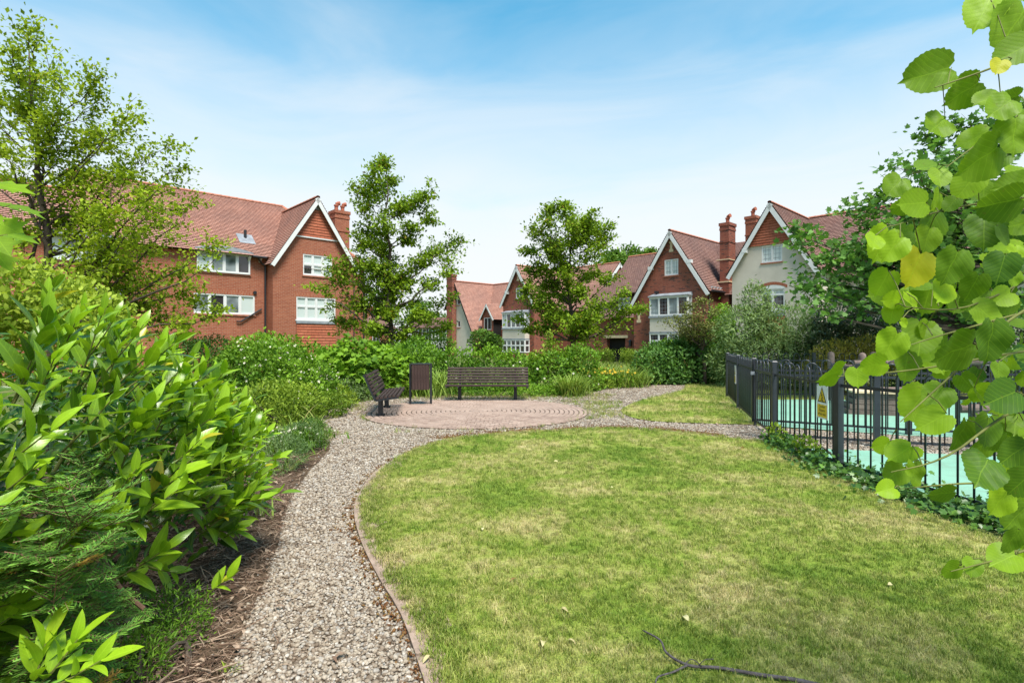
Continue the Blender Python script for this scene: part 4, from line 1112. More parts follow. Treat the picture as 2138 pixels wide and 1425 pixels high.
def bevel_box(w, d, h, e=0.006):
    """box centred on the origin with chamfered long edges (x is the long way)"""
    b = MB()
    prof = [(-d/2+e, -h/2), (d/2-e, -h/2), (d/2, -h/2+e), (d/2, h/2-e), (d/2-e, h/2), (-d/2+e, h/2), (-d/2, h/2-e), (-d/2, -h/2+e)]
    n = len(prof)
    for i in range(n):
        j = (i+1) % n
        b.poly([(-w/2, *prof[i]), (-w/2, *prof[j]), (w/2, *prof[j]), (w/2, *prof[i])])
    b.poly([(-w/2, *p) for p in reversed(prof)]); b.poly([(w/2, *p) for p in prof])
    return b
def bench(loc_, rz, length, label):
    h = empty('park_bench', loc_, rz, label, 'bench', 'slatted benches on the round patio')
    sl = bevel_box(length, 0.052, 0.044).mesh('slat', M['slat'])
    bs = bevel_box(length, 0.040, 0.056).mesh('slat', M['slat'])
    for k in range(6):                                  # seat, dished towards the back
        y = -0.36+0.083*k; z = 0.455-0.011*k-(0.012 if k == 0 else 0)
        obj('seat_slat', sl, h, (0, y, z), (R(-6), 0, 0))
    for k in range(6):                                  # back, leaning away
        z = 0.50+0.073*k; y = 0.115+0.030*k
        obj('back_slat', bs, h, (0, y, z), (R(-22), 0, 0))
    for s_ in (-1, 1):
        x = s_*(length/2-0.35)
        b = MB(); b.box(x-0.045, x+0.045, -0.03, 0.07, 0, 0.42); b.box(x-0.075, x+0.075, -0.07, 0.11, 0.0, 0.04); b.build('leg', M['black'], h)
    for x in (-length/2+0.03, -length/2+0.35, length/2-0.35, length/2-0.03):
        b = MB()
        b.bar((x, -0.38, 0.418), (x, 0.09, 0.36), 0.045, 0.05)
        b.bar((x, 0.09, 0.345), (x, 0.325, 0.885), 0.045, 0.045, up=(0, 1, 0))
        b.build('bracket', M['black'], h)
    return h
bench((-0.66, 14.55, 0.0), R(0), 2.2, 'dark slatted bench facing the camera at the back of the round patio')
bench((-2.86, 12.15, 0.03), R(98), 2.1, 'dark slatted bench seen end-on at the left edge of the round patio')

h = empty('litter_bin', (-2.29, 13.55, 0.0), R(7), 'dark brown slatted timber litter bin on two black posts beside the end-on bench', 'bin')
sw = 0.068; bx = 0.225
def vs_(w, d, hgt):
    b = MB(); e = 0.005
    b.hexa([(x, y, z) for z in (0, hgt) for y in (-d/2, d/2) for x in (-w/2, w/2)]); return b.mesh('slat', M['slat_v'])
ms = vs_(sw-0.006, 0.022, 0.62); rgb = random.Random(2)
for k in range(6):
    x = -bx+sw/2+0.02+k*sw
    for y in (-0.2, 0.2): obj('slat', ms, h, (x, y, 0.405+rgb.uniform(-.004, .004)))
    if k < 5:
        for x2 in (-bx+0.022, bx-0.022): obj('slat', ms, h, (x2, -0.155+k*0.078, 0.405), (0, 0, R(90)))
b = MB(); b.box(-0.195, 0.195, -0.17, 0.17, 0.42, 1.0); b.build('liner', M['black'], h)
b = MB(); b.box(-bx-0.005, bx+0.005, -0.215, 0.215, 1.03, 1.05); b.build('rim', M['black'], h)
for x in (-bx-0.03, bx+0.03):
    b = MB(); b.box(x-0.027, x+0.027, -0.03, 0.03, 0, 1.05); b.build('post', M['black'], h)

# ------------------------------------------------------------------ bow-top railings
t = NT('fence_paint'); co = t.coord()
M['fence'] = t.done(t.bsdf(t.ramp(t.noise(co, 5, 4), [(0.3, (0.017, 0.020, 0.027)), (0.7, (0.032, 0.036, 0.045))]), 0.38, 0.5))
def hoop_mesh(w=0.155, z0=0.09, zt=1.26, r_=0.0105):
    b = MB(); pts = [(-w/2, 0, z0), (-w/2, 0, zt-w/2)] + [(w/2*-math.cos(math.pi*k/8), 0, zt-w/2+w/2*math.sin(math.pi*k/8)) for k in range(1, 8)] + [(w/2, 0, zt-w/2), (w/2, 0, z0)]
    b.tube(pts, r_, 7)
    return b.mesh('hooped_bar', M['fence'], smooth=True)
HOOP = hoop_mesh()
pb = MB(); pb.box(-0.04, 0.04, -0.04, 0.04, -0.02, 1.27); pb.hexa([(-0.04, -0.04, 1.27), (0.04, -0.04, 1.27), (-0.04, 0.04, 1.27), (0.04, 0.04, 1.27), (-0.028, -0.028, 1.285), (0.028, -0.028, 1.285), (-0.028, 0.028, 1.285), (0.028, 0.028, 1.285)])
POST = pb.mesh('post', M['fence'])
def fence_run(h, pts, first=True, last=True, posts=True):
    for i in range(len(pts)-1):
        p, q = Vector((*pts[i], 0)), Vector((*pts[i+1], 0)); d = q-p; ln = d.length; u = d/ln; a = math.atan2(d.y, d.x)
        if posts and (i > 0 or first): obj('post', POST, h, p, (0, 0, a))
        if posts and i == len(pts)-2 and last: obj('post', POST, h, q, (0, 0, a))
        n = max(1, int(round((ln-0.1)/0.31)))
        for k in range(n): obj('hooped_bar', HOOP, h, p+u*(0.05+(ln-0.1)*(k+0.5)/n), (0, 0, a))
        for z in (1.06, 0.10):
            b = MB(); b.bar(p+u*0.03+Vector((0, 0, z)), q-u*0.03+Vector((0, 0, z)), 0.012, 0.038); b.build('rail', M['fence'], h)
h = empty('railings', (0, 0, 0), 0, 'black bow-top railings of the nearer play bay, ivy growing along their foot', 'fence', 'black bow-top railings')
fence_run(h, [(4.24, 8.74), (4.03, 6.67), (4.42, 4.6), (5.2, 2.4)])
fence_run(h, [(4.24, 8.74), (5.5, 8.15), (7.5, 7.45), (9.5, 6.95)], first=False)
h = empty('railings', (0, 0, 0), 0, 'black bow-top railings of the farther play bay, running back from the gate to the shrubs', 'fence', 'black bow-top railings')
fence_run(h, [(4.66, 10.4), (5.34, 12.75), (6.14, 15.4), (8.6, 15.4), (11.1, 15.4), (13.6, 15.4), (16, 15.4)])
fence_run(h, [(4.66, 10.4), (6.75, 9.2), (8.9, 8.6), (11, 8.1)], first=False)
h = empty('gate', (4.24, 8.74, 0), math.atan2(1.66, 0.42), 'black bow-top gate between two railing posts where the gravel path meets the play area', 'gate')
b = MB()
for z in (1.06, 0.10): b.bar((0.07, 0, z), (1.62, 0, z), 0.02, 0.04)
b.build('rail', M['fence'], h)
for x in (0.075, 1.62):
    b = MB(); b.box(x-0.022, x+0.022, -0.022, 0.022, 0.06, 1.24); b.build('stile', M['fence'], h)
for k in range(5): obj('hooped_bar', HOOP, h, (0.22+0.31*k, 0, 0))
b = MB(); b.box(1.5, 1.78, -0.03, -0.02, 0.98, 1.02); b.box(1.52, 1.58, 0.02, 0.09, 0.97, 1.03); b.build('latch', M['lead'], h)

# ------------------------------------------------------------------ warning signs
M['sign_white'] = plain('sign_white', (0.78, 0.78, 0.80), 0.35, 0.4, 0.05, 10, 0.0)
M['sign_yellow'] = plain('sign_yellow', (0.80, 0.52, 0.02), 0.35, 0.4, 0.05, 10, 0.0)
M['sign_black'] = plain('sign_black', (0.02, 0.018, 0.015), 0.4, 0.3, 0.1, 10, 0.0)
def flat(b, pts, y): b.poly([(x, y, z) for x, z in pts])
def sign(loc_, rz, label, w=0.30, hh=0.44):
    h = empty('warning_sign', loc_, rz, label, 'sign', 'yellow and white warning signs on the railings')
    b = MB(); b.box(-w/2, w/2, -0.003, 0.003, -hh/2, hh/2); b.build('plate', M['sign_white'], h)
    tz = hh/2-0.02; th = 0.205; tw = 0.118
    b = MB(); flat(b, [(-tw, tz-th), (tw, tz-th), (0, tz)], -0.0045); tri = b.build('triangle', M['sign_black'], h)
    b = MB(); k = 0.017; flat(b, [(-tw+k*1.5, tz-th+k*0.8), (tw-k*1.5, tz-th+k*0.8), (0, tz-k*1.8)], -0.0058); b.build('triangle_field', M['sign_yellow'], tri)
    b = MB(); c0 = tz-th
    n = 10; flat(b, [(-0.018+0.012*math.cos(6.283*i/n), c0+0.118+0.012*math.sin(6.283*i/n)) for i in range(n)], -0.0068)
    for p, q, wd in (((-0.012, 0.105), (0.012, 0.068), 0.016), ((0.012, 0.068), (-0.012, 0.045), 0.013), ((-0.012, 0.045), (0.03, 0.028), 0.011), ((0.012, 0.068), (0.038, 0.05), 0.011), ((-0.006, 0.098), (0.022, 0.098), 0.008), ((-0.008, 0.095), (-0.03, 0.078), 0.008), ((-0.03, 0.024), (-0.005, 0.032), 0.008), ((0.0, 0.024), (0.04, 0.018), 0.008)):
        p, q = np.array(p), np.array(q); d = unit(q-p); nn_ = np.array((-d[1], d[0]))*wd/2
        flat(b, [(x, c0+z) for x, z in (p-nn_, q-nn_, q+nn_, p+nn_)], -0.0068)
    b.build('slipping_figure', M['sign_black'], tri)
    b = MB(); flat(b, [(-w/2+0.018, -hh/2+0.02), (w/2-0.018, -hh/2+0.02), (w/2-0.018, -hh/2+0.185), (-w/2+0.018, -hh/2+0.185)], -0.0045); fld = b.build('text_panel', M['sign_yellow'], h)
    for i, tx in enumerate(('Caution', 'Slippery', 'when wet')):
        cu = bpy.data.curves.new('lettering', 'FONT'); cu.body = tx; cu.align_x = 'CENTER'; cu.size = 0.052; cu.materials.append(M['sign_black'])
        tmp = bpy.data.objects.new('lettering', cu); me = bpy.data.meshes.new_from_object(tmp); bpy.data.objects.remove(tmp)
        o = obj('lettering', me, fld); o.location = (0, -0.006, -hh/2+0.145-0.049*i); o.rotation_euler = (R(90), 0, 0)
    b = MB()
    for x in (-w/2+0.03, w/2-0.03):
        for z in (-hh/2+0.01, hh/2-0.012): b.tube([(x, -0.003, z), (x, -0.007, z)], 0.005, 6)
    b.build('screw', M['sign_black'], h)
    return h
# front (-y) turned to face the lawn
pa, pb_ = np.array((4.24, 8.74)), np.array((4.03, 6.67))
c = pa+(pb_-pa)*0.824; d = unit(pb_-pa)
sign((c[0]-0.028, c[1], 0.815), math.atan2(d[1], d[0]), 'yellow slippery when wet warning sign on the nearest straight run of railings')
pa, pb_ = np.array((6.14, 15.4)), np.array((5.34, 12.75))
c = pa+(pb_-pa)*0.85; d = unit(pb_-pa)
sign((c[0]-0.028, c[1], 0.80), math.atan2(d[1], d[0]), 'narrow-looking warning sign on the far run of railings, seen almost edge-on')

# ------------------------------------------------------------------ play equipment of round timber
t = NT('weathered_log'); co = t.coord()
M['log'] = t.done(t.bsdf(t.ramp(t.noise(co, 4, 5, 0.7), [(0.3, (0.09, 0.065, 0.055)), (0.55, (0.17, 0.125, 0.105)), (0.75, (0.26, 0.2, 0.17))]), 0.8, 0.2, t.bump(t.noise(co, 25, 4), 0.4, 0.006)))
h = empty('climbing_frame', (9.2, 13.3, 0), 0, 'round timber climbing frame with domed posts inside the farther play bay', 'play frame')
for x, y in ((-0.58, 0), (0.56, 0), (2.6, 0.3), (-0.58, 1.3), (0.56, 1.3)):
    b = MB(); b.tube([(x, y, -0.02), (x, y, 1.22), (x, y, 1.28), (x, y, 1.315), (x, y, 1.33)], [0.085, 0.085, 0.078, 0.05, 0.01], 14); b.build('post', M['log'], h, smooth=True)
for p, q in (((-0.85, -0.08, 1.08), (2.9, 0.2, 1.08)), ((-0.58, 0.05, 0.95), (-0.58, 1.3, 0.95)), ((-0.6, 0.0, 0.42), (0.6, 0.0, 0.42))):
    b = MB(); b.tube([p, q], 0.062, 12); b.build('rail', M['log'], h, smooth=False)
h = empty('timber_platform', (8.0, 11.9, 0), R(-20), 'low platform of stacked timbers on the green play surface', 'play platform')
for k in range(4):
    b = MB(); b.box(-0.62+0.06*k, 0.62-0.03*k, -0.35, 0.35, 0.02+0.115*k, 0.125+0.115*k); b.build('timber', M['log'], h)
b = MB(); b.box(-0.5, 0.62, -0.4, 0.4, 0.482, 0.52); b.build('deck', M['stonework'], h)
h = empty('balance_log', (9.6, 10.4, 0), R(-8), 'pale log laid low across short posts in the play bay behind the lime leaves', 'balance beam')
b = MB(); b.tube([(-0.9, 0, 0.3), (1.6, 0, 0.3)], 0.09, 12); b.build('beam', M['log'], h)
for x in (-0.6, 1.2):
    b = MB(); b.tube([(x, 0, 0), (x, 0, 0.25)], 0.07, 10); b.build('post', M['log'], h)
# ------------------------------------------------------------------ leaf templates: along +y, upper face +z
def T_(V, FA): V = np.array(V, float); return V, np.array(FA), V[:, :2].copy()
QUAD = T_([(0, 0, 0), (0.30, 0.45, 0.06), (0, 1, -0.06), (-0.30, 0.45, 0.06)], [(0, 1, 2), (0, 2, 3)])
OVAL = T_([(0, 0, 0), (0.26, 0.3, 0.05), (0.24, 0.65, 0.03), (0, 1, -0.1), (-0.24, 0.65, 0.03), (-0.26, 0.3, 0.05), (0, 0.5, -0.03)], [(0, 1, 6), (1, 2, 6), (2, 3, 6), (3, 4, 6), (4, 5, 6), (5, 0, 6)])
NARROW = T_([(0, 0, 0), (0.13, 0.4, 0.03), (0, 1, -0.12), (-0.13, 0.4, 0.03)], [(0, 1, 2), (0, 2, 3)])
def lobed():
    o = [(0, 0), (0.22, 0.02), (0.46, 0.18), (0.30, 0.36), (0.52, 0.62), (0.22, 0.62), (0, 1.0)]
    o = o+[(-x, y) for x, y in reversed(o[1:-1])]
    V = [(x, y, 0.10*abs(x)-0.10*y*y) for x, y in o]+[(0, 0.4, -0.03)]
    n = len(o); return T_(V, [(i, (i+1) % n, n) for i in range(n)])
LOBED = lobed()
def laurel_leaf(w=0.135, curl=0.10, fold=0.05):
    n = 7; V = []; FA = []
    for i in range(n+1):
        y = i/n; ww = w*math.sin(math.pi*min(1, y**0.85))**0.8 if 0 < i < n else 0.004
        z = -curl*(y-0.25)**2*1.6
        V += [(-ww, y, z+fold*ww/w), (0, y, z), (ww, y, z+fold*ww/w)]
    for i in range(n):
        a = 3*i
        for k in (0, 1): FA += [(a+k, a+k+1, a+k+4), (a+k, a+k+4, a+k+3)]
    return T_(V, FA)
LAUREL = [laurel_leaf(0.165, 0.18, 0.03), laurel_leaf(0.18, 0.05, 0.045), laurel_leaf(0.15, 0.3, 0.02)]
def lime_leaf(seed):
    rg = random.Random(seed); out = []; n = 26
    for i in range(n+1):
        a = math.pi*i/n                              # from the stalk round to the tip
        w = 0.47*math.sin(a)**0.75*(1.0+0.22*math.cos(a))
        y = 0.46-0.5*math.cos(a)*(1.0 if a > 1.2 else 1.0)
        if i == 0: w, y = 0.0, 0.05
        elif a < 0.7: y -= 0.06*math.sin(a/0.7*math.pi)
        if i > n-3: w *= 0.55
        if i == n: w, y = 0, 1.06
        s_ = 1.0+(0.035 if i % 2 else -0.015)+rg.uniform(-.012, .012)
        out.append((w*s_, 0.5+(y-0.5)*s_))
    cx = rg.uniform(-0.15, 0.15); fold = rg.uniform(0.05, 0.28); curl = rg.uniform(0.05, 0.35); wav = rg.uniform(0.0, 0.05)
    zf = lambda x, y: fold*abs(x)-curl*(y-0.2)**2*0.6+cx*x*y+wav*math.sin(9*y+4*x)
    R_ = [(x, y) for x, y in out]; Lf = [(-x, y) for x, y in reversed(out[1:-1])]
    ring = R_+Lf; m = len(ring)
    V = [(x, y, zf(x, y)) for x, y in ring]
    inner = []
    for x, y in ring[::2]:
        xi, yi = x*0.5, 0.48+(y-0.48)*0.55; inner.append((xi, yi, zf(xi, yi)))
    V += inner; k = len(inner); V.append((0, 0.48, zf(0, 0.48)))
    FA = []
    for i in range(k):
        a, b_, c = 2*i, (2*i+1) % m, (2*i+2) % m; p, q = m+i, m+(i+1) % k
        FA += [(a, b_, p), (b_, q, p), (b_, c, q), (p, q, m+k)]
    return T_(V, FA)
def grass_blade(n=5, bend=0.7, w=0.018):
    V = []; FA = []
    for i in range(n+1):
        u = i/n; ww = w*(1-u**1.5)
        V += [(-ww, u*(1-0.35*bend*u), -bend*u*u*0.55), (ww, u*(1-0.35*bend*u), -bend*u*u*0.55)]
    for i in range(n):
        a = 2*i; FA += [(a, a+1, a+3), (a, a+3, a+2)]
    return T_(V, FA)

# ------------------------------------------------------------------ plant materials
M['bark'] = plain('bark', (0.085, 0.066, 0.05), 0.9, 0.1, 0.4, 14, 0.8)
M['twig'] = plain('green_twig', (0.13, 0.14, 0.035), 0.7, 0.2, 0.3, 20)
M['twig_brown'] = plain('brown_twig', (0.16, 0.09, 0.055), 0.8, 0.2, 0.3, 20)
M['lf_maple'] = leaf_mat('field_maple_leaf', (0.07, 0.135, 0.010), (0.29, 0.43, 0.030), 0.42, 0.6, 0.15, yellow=(0.28, 0.17, 0.03))
M['lf_maple_y'] = leaf_mat('yellow_green_maple_leaf', (0.11, 0.19, 0.012), (0.40, 0.52, 0.035), 0.45, 0.6, 0.15, yellow=(0.46, 0.40, 0.05))  # lighter, yellower green for the maple at the left edge
M['lf_dark'] = leaf_mat('dark_maple_leaf', (0.045, 0.125, 0.022), (0.18, 0.35, 0.065), 0.38, 0.5, 0.25)
M['lf_dogwood'] = leaf_mat('dogwood_leaf', (0.085, 0.16, 0.045), (0.31, 0.43, 0.15), 0.35, 0.5, 0.25)
M['lf_holly'] = leaf_mat('holly_leaf', (0.03, 0.06, 0.02), (0.21, 0.26, 0.11), 0.2, 0.3, 0.5)
M['lf_gold'] = leaf_mat('golden_leaf', (0.22, 0.19, 0.025), (0.62, 0.50, 0.10), 0.35, 0.6, 0.2)
M['lf_bramble'] = leaf_mat('bramble_leaf', (0.055, 0.15, 0.014), (0.26, 0.45, 0.035), 0.4, 0.55, 0.18)
M['lf_hedge'] = leaf_mat('hedge_leaf', (0.045, 0.11, 0.014), (0.18, 0.32, 0.04), 0.35, 0.5, 0.2)
M['lf_lightg'] = leaf_mat('light_green_leaf', (0.10, 0.18, 0.015), (0.36, 0.48, 0.05), 0.42, 0.55, 0.18)
M['lf_bright'] = leaf_mat('bright_leaf', (0.15, 0.25, 0.018), (0.46, 0.57, 0.07), 0.45, 0.55, 0.15)
M['lf_olive'] = leaf_mat('olive_leaf', (0.08, 0.095, 0.02), (0.27, 0.29, 0.08), 0.3, 0.6, 0.15)
M['lf_grass'] = leaf_mat('long_grass', (0.09, 0.16, 0.02), (0.32, 0.44, 0.08), 0.35, 0.55, 0.2, yellow=(0.46, 0.35, 0.15))
M['lf_ivy'] = leaf_mat('ivy_leaf', (0.025, 0.075, 0.014), (0.15, 0.30, 0.04), 0.25, 0.35, 0.35)
M['petal_w'] = leaf_mat('white_petal', (0.55, 0.50, 0.32), (0.78, 0.75, 0.62), 0.2, 0.6, 0.2)
M['petal_y'] = leaf_mat('yellow_petal', (0.62, 0.38, 0.02), (0.78, 0.55, 0.05), 0.2, 0.6, 0.2)
M['lf_laurel'] = leaf_mat('laurel_leaf', (0.022, 0.09, 0.008), (0.33, 0.54, 0.022), 0.38, 0.28, 0.42, veins=(1.2, 9.0), yellow=(0.50, 0.42, 0.03))
M['lf_laurel_o'] = leaf_mat('laurel_leaf_near', (0.022, 0.09, 0.008), (0.33, 0.54, 0.022), 0.38, 0.28, 0.42, by='object', veins=(1.2, 9.0), yellow=(0.50, 0.42, 0.03))
M['lf_lime_o'] = leaf_mat('lime_leaf', (0.035, 0.12, 0.014), (0.33, 0.52, 0.018), 0.5, 0.48, 0.22, by='object', veins=(0.85, 7.0), yellow=(0.66, 0.58, 0.02))
M['yew'] = leaf_mat('yew_needle', (0.018, 0.065, 0.016), (0.24, 0.48, 0.06), 0.2, 0.45, 0.3, yellow=(0.42, 0.18, 0.04))
M['dead'] = leaf_mat('fallen_leaf', (0.30, 0.15, 0.06), (0.62, 0.55, 0.28), 0.2, 0.6, 0.2, by='object')

def rdir(n, rng=RNG): return unit(rng.normal(0, 1, (n, 3)))

# ------------------------------------------------------------------ trees
def bez(p, c, q, n=7):
    u = np.linspace(0, 1, n)[:, None]
    return (1-u)**2*p+2*u*(1-u)*c+u*u*q
def tree(name, label, base, top, tips, lmat, size, per_twig, seed, cat='tree', T=QUAD, r0=0.11, stems=1, spread_=0.20, twigs=9, fill=18, depth=1.6, group='trees round the garden', droop=0.1, trunk_mat='bark', yel=0.03, rise=0.55, tw_len=0.75):
    rng = np.random.default_rng(seed)
    root = empty(name, base, 0, label, cat, group)
    base = np.array(base, float); top = np.array(top, float)
    b = MB()
    trunks = []
    for k in range(stems):
        t0 = top+(rng.normal(0, 0.35, 3)*np.array((1, 1, 0.6)) if k else 0)
        if k: t0 = t0-np.array((0, 0, 0.12*k*(top[2]-base[2])))
        n = 9; u = np.linspace(0, 1, n)[:, None]
        path = base+(t0-base)*u+np.c_[rng.normal(0, 0.05, (n, 2)), np.zeros(n)]*np.sin(u*math.pi)*2.0
        path[0] = base+(rng.normal(0, 0.08, 3)*np.array((1, 1, 0)) if k else 0)
        rr = r0*(1-0.93*u[:, 0]**0.9)/(1+0.45*k)
        b.tube(path-base, list(rr), 8); trunks.append((path, rr))
    H = top[2]-base[2]
    T_list = [np.array(q, float) for q in tips]
    for _ in range(fill):       # filling limbs inside the outline
        a, c = T_list[rng.integers(len(tips))], T_list[rng.integers(len(tips))]
        w = rng.uniform(0.15, 0.85); m = a*w+c*(1-w)
        ax = base[:2]+(top[:2]-base[:2])*np.clip((m[2]-base[2])/H, 0, 1)
        m[:2] = ax+(m[:2]-ax)*rng.uniform(0.5, 1.0)
        m[1] += rng.normal(0, depth*0.55); T_list.append(m)
    pos, axs, vr = [], [], []
    for tip in T_list:
        path, rr = trunks[rng.integers(len(trunks))]
        hz = np.linalg.norm(tip[:2]-base[:2])
        za = np.clip(tip[2]-rise*hz-rng.uniform(0.2, 0.5), base[2]+0.22*H, path[-1][2]-0.15)
        u = (za-path[0, 2])/(path[-1, 2]-path[0, 2]); f = np.clip(u, 0, 0.97)*(len(path)-1); i = int(f); p0 = path[i]+(path[min(i+1, len(path)-1)]-path[i])*(f-i)
        ra = np.interp(f, range(len(path)), rr)*0.55
        mid = (p0+tip)/2+np.array((0, 0, -0.1*hz))+rng.normal(0, 0.12, 3)
        limb = bez(p0, mid, tip, 8)
        limb[1:-1] += rng.normal(0, 0.05, (6, 3))
        b.tube(limb-base, list(np.linspace(max(ra, 0.014), 0.006, 8)), 5, cap=False)
        ln = np.linalg.norm(tip-p0)
        for k in range(twigs):
            u = 1-0.72*rng.random()**1.5 if k else 1.0
            f = u*7; i = min(int(f), 6); s0 = limb[i]+(limb[i+1]-limb[i])*(f-i)
            dv = unit(limb[min(i+1, 7)]-limb[max(i-1, 0)])
            d2 = unit(dv*0.7+rdir(1, rng)[0]*0.9+np.array((0, 0, 0.25)))
            tl = tw_len*rng.uniform(0.45, 1.1)*(1.25-0.55*u)*min(1.0, 0.45+ln*0.25)
            e_ = s0+d2*tl; m_ = (s0+e_)/2+rng.normal(0, 0.04, 3)
            b.tube(np.array([s0, m_, e_])-base, [0.009, 0.006, 0.003], 3, cap=False)
            n = int(per_twig*rng.uniform(0.6, 1.4))
            w = rng.uniform(0.15, 1.1, n)[:, None]
            sp = spread_*rng.uniform(0.6, 1.3)
            pp = s0+(e_-s0)*w+rng.normal(0, 1, (n, 3))*np.array((sp, sp, sp*0.4))
            pos.append(pp); axs.append(unit(d2*0.5+rdir(n, rng)+np.array((0, 0, -droop))))
            vr.append(np.clip(rng.normal(0.55+0.16*rng.normal(), 0.2, n), 0.02, 0.93))
    pos, axs, vr = np.concatenate(pos), np.concatenate(axs), np.concatenate(vr)
    vr = np.where(rng.random(len(vr)) < yel, 0.99, vr)
    nr = unit(np.array((0, 0, 1.0))+rdir(len(pos), rng)*0.75)
    V, FA, U, A = spread(T, pos-base, frames(axs, nr), size*rng.uniform(0.6, 1.25, len(pos)), vr)
    b.build('trunk', M[trunk_mat], root, smooth=True)
    obj('crown', np_mesh('crown', V, FA, M[lmat], U, A), root)
    return root
def tp(lst, d, jit=1.2, seed=0):
    rg = np.random.default_rng(seed)
    out = []
    for x, y in lst:
        dd = d+rg.uniform(-jit, jit); out.append(P(x, y, dd))
    return out

D2 = 21.5
tree('maple_tree', 'young maple with a pointed airy crown between the brick gable and the patio', (*P(822, 720, D2)[:2], 0), P(805, 350, D2),
     tp([(797, 343), (818, 380), (748, 388), (775, 400), (900, 398), (870, 420), (760, 445), (892, 450), (840, 440), (800, 470), (765, 490), (860, 490), (945, 508), (915, 530), (750, 500), (880, 545), (935, 560), (730, 560), (665, 602), (700, 590), (760, 555), (800, 560), (850, 590), (900, 600), (945, 625), (720, 672), (760, 640), (810, 650), (880, 660), (930, 685), (850, 700), (780, 690)], D2, 1.1, 1),
     'lf_maple', 0.145, 46, 21, r0=0.13, fill=10, spread_=0.15, tw_len=0.8, twigs=12)
D3 = 23.5
tree('maple_tree', 'rounder young maple in front of the far brick house, right of the patio bench', (*P(1197, 720, D3)[:2], 0), P(1180, 440, D3),
     tp([(1178, 435), (1147, 445), (1200, 452), (1235, 458), (1270, 480), (1262, 500), (1120, 490), (1140, 470), (1105, 530), (1150, 520), (1215, 500), (1250, 520), (1130, 560), (1110, 570), (1180, 560), (1240, 570), (1275, 585), (1150, 600), (1100, 610), (1210, 610), (1300, 620), (1335, 640), (1120, 645), (1085, 665), (1160, 660), (1250, 650), (1300, 660), (1110, 690), (1220, 690)], D3, 1.2, 2),
     'lf_maple', 0.15, 46, 22, r0=0.14, fill=12, spread_=0.16, tw_len=0.8, twigs=12)
D1 = 13.0
tree('maple_tree', 'tall loose maple at the left edge, its branches crossing the long brick roof', (*P(110, 720, D1)[:2], 0), P(60, 90, D1),
     tp([(58, 68), (25, 120), (95, 110), (60, 160), (130, 170), (195, 172), (200, 215), (120, 235), (40, 230), (265, 245), (290, 255), (240, 290), (170, 290), (345, 310), (365, 350), (310, 340), (90, 300), (10, 320), (200, 350), (260, 380), (330, 395), (395, 430), (385, 460), (150, 380), (60, 400), (-20, 200), (-60, 330), (220, 440), (310, 450), (350, 500), (430, 520), (440, 550), (380, 560), (300, 520), (230, 510), (130, 460), (40, 470), (380, 610), (420, 640), (450, 655), (340, 600), (280, 580), (330, 650), (200, 580), (380, 680), (290, 640)], D1, 1.3, 3),
     'lf_maple_y', 0.11, 38, 23, r0=0.15, stems=3, fill=14, spread_=0.14, twigs=11, tw_len=0.75, yel=0.02)
D4 = 14.5
tree('dark_maple', 'dark green maple at the right, its boughs reaching across the rendered house', (*P(2040, 720, D4)[:2], 0), P(2060, 260, D4),
     tp([(1662, 490), (1700, 505), (1830, 415), (1880, 352), (1935, 290), (1960, 345), (2005, 262), (2100, 255), (2160, 240), (1668, 525), (1690, 575), (1700, 600), (1745, 560), (1790, 510), (1760, 620), (1690, 625), (1800, 590), (1850, 560), (1870, 470), (1920, 420), (2000, 380), (2080, 340), (1930, 520), (2010, 470), (2110, 430), (1900, 620), (1980, 590), (2080, 540), (2160, 500), (2060, 650), (2140, 620)], D4, 1.5, 4),
     'lf_dark', 0.16, 19, 24, T=LOBED, r0=0.2, fill=42, spread_=0.22, rise=0.2, tw_len=0.8, yel=0)
# far crowns above the roofs
def far_tree(px, py, d, w, hgt, label, seed, mat='lf_hedge'):
    rng = np.random.default_rng(seed); c = P(px, py, d)
    tips = [c+np.array((rng.normal(0, w*0.4), rng.normal(0, w*0.3), rng.normal(0, hgt*0.3))) for _ in range(16)]
    tree('broadleaf_tree', label, (c[0], c[1], 0), c+np.array((0, 0, hgt*0.5)), tips, mat, 0.5, 30, seed, r0=0.35, fill=6, spread_=0.55, tw_len=1.4, twigs=7)
far_tree(1300, 545, 78, 4.5, 3.6, 'distant dark tree crown showing between the two brick roofs', 31)
far_tree(1362, 540, 84, 2.0, 2.4, 'distant tree top just behind the ridge of the bay-windowed house', 32)
far_tree(870, 665, 85, 7.0, 4.0, 'distant trees behind the timbered house, low between the roofs', 33)
far_tree(790, 660, 88, 5.0, 4.5, 'distant tree beside the chimney of the small hipped house', 34)

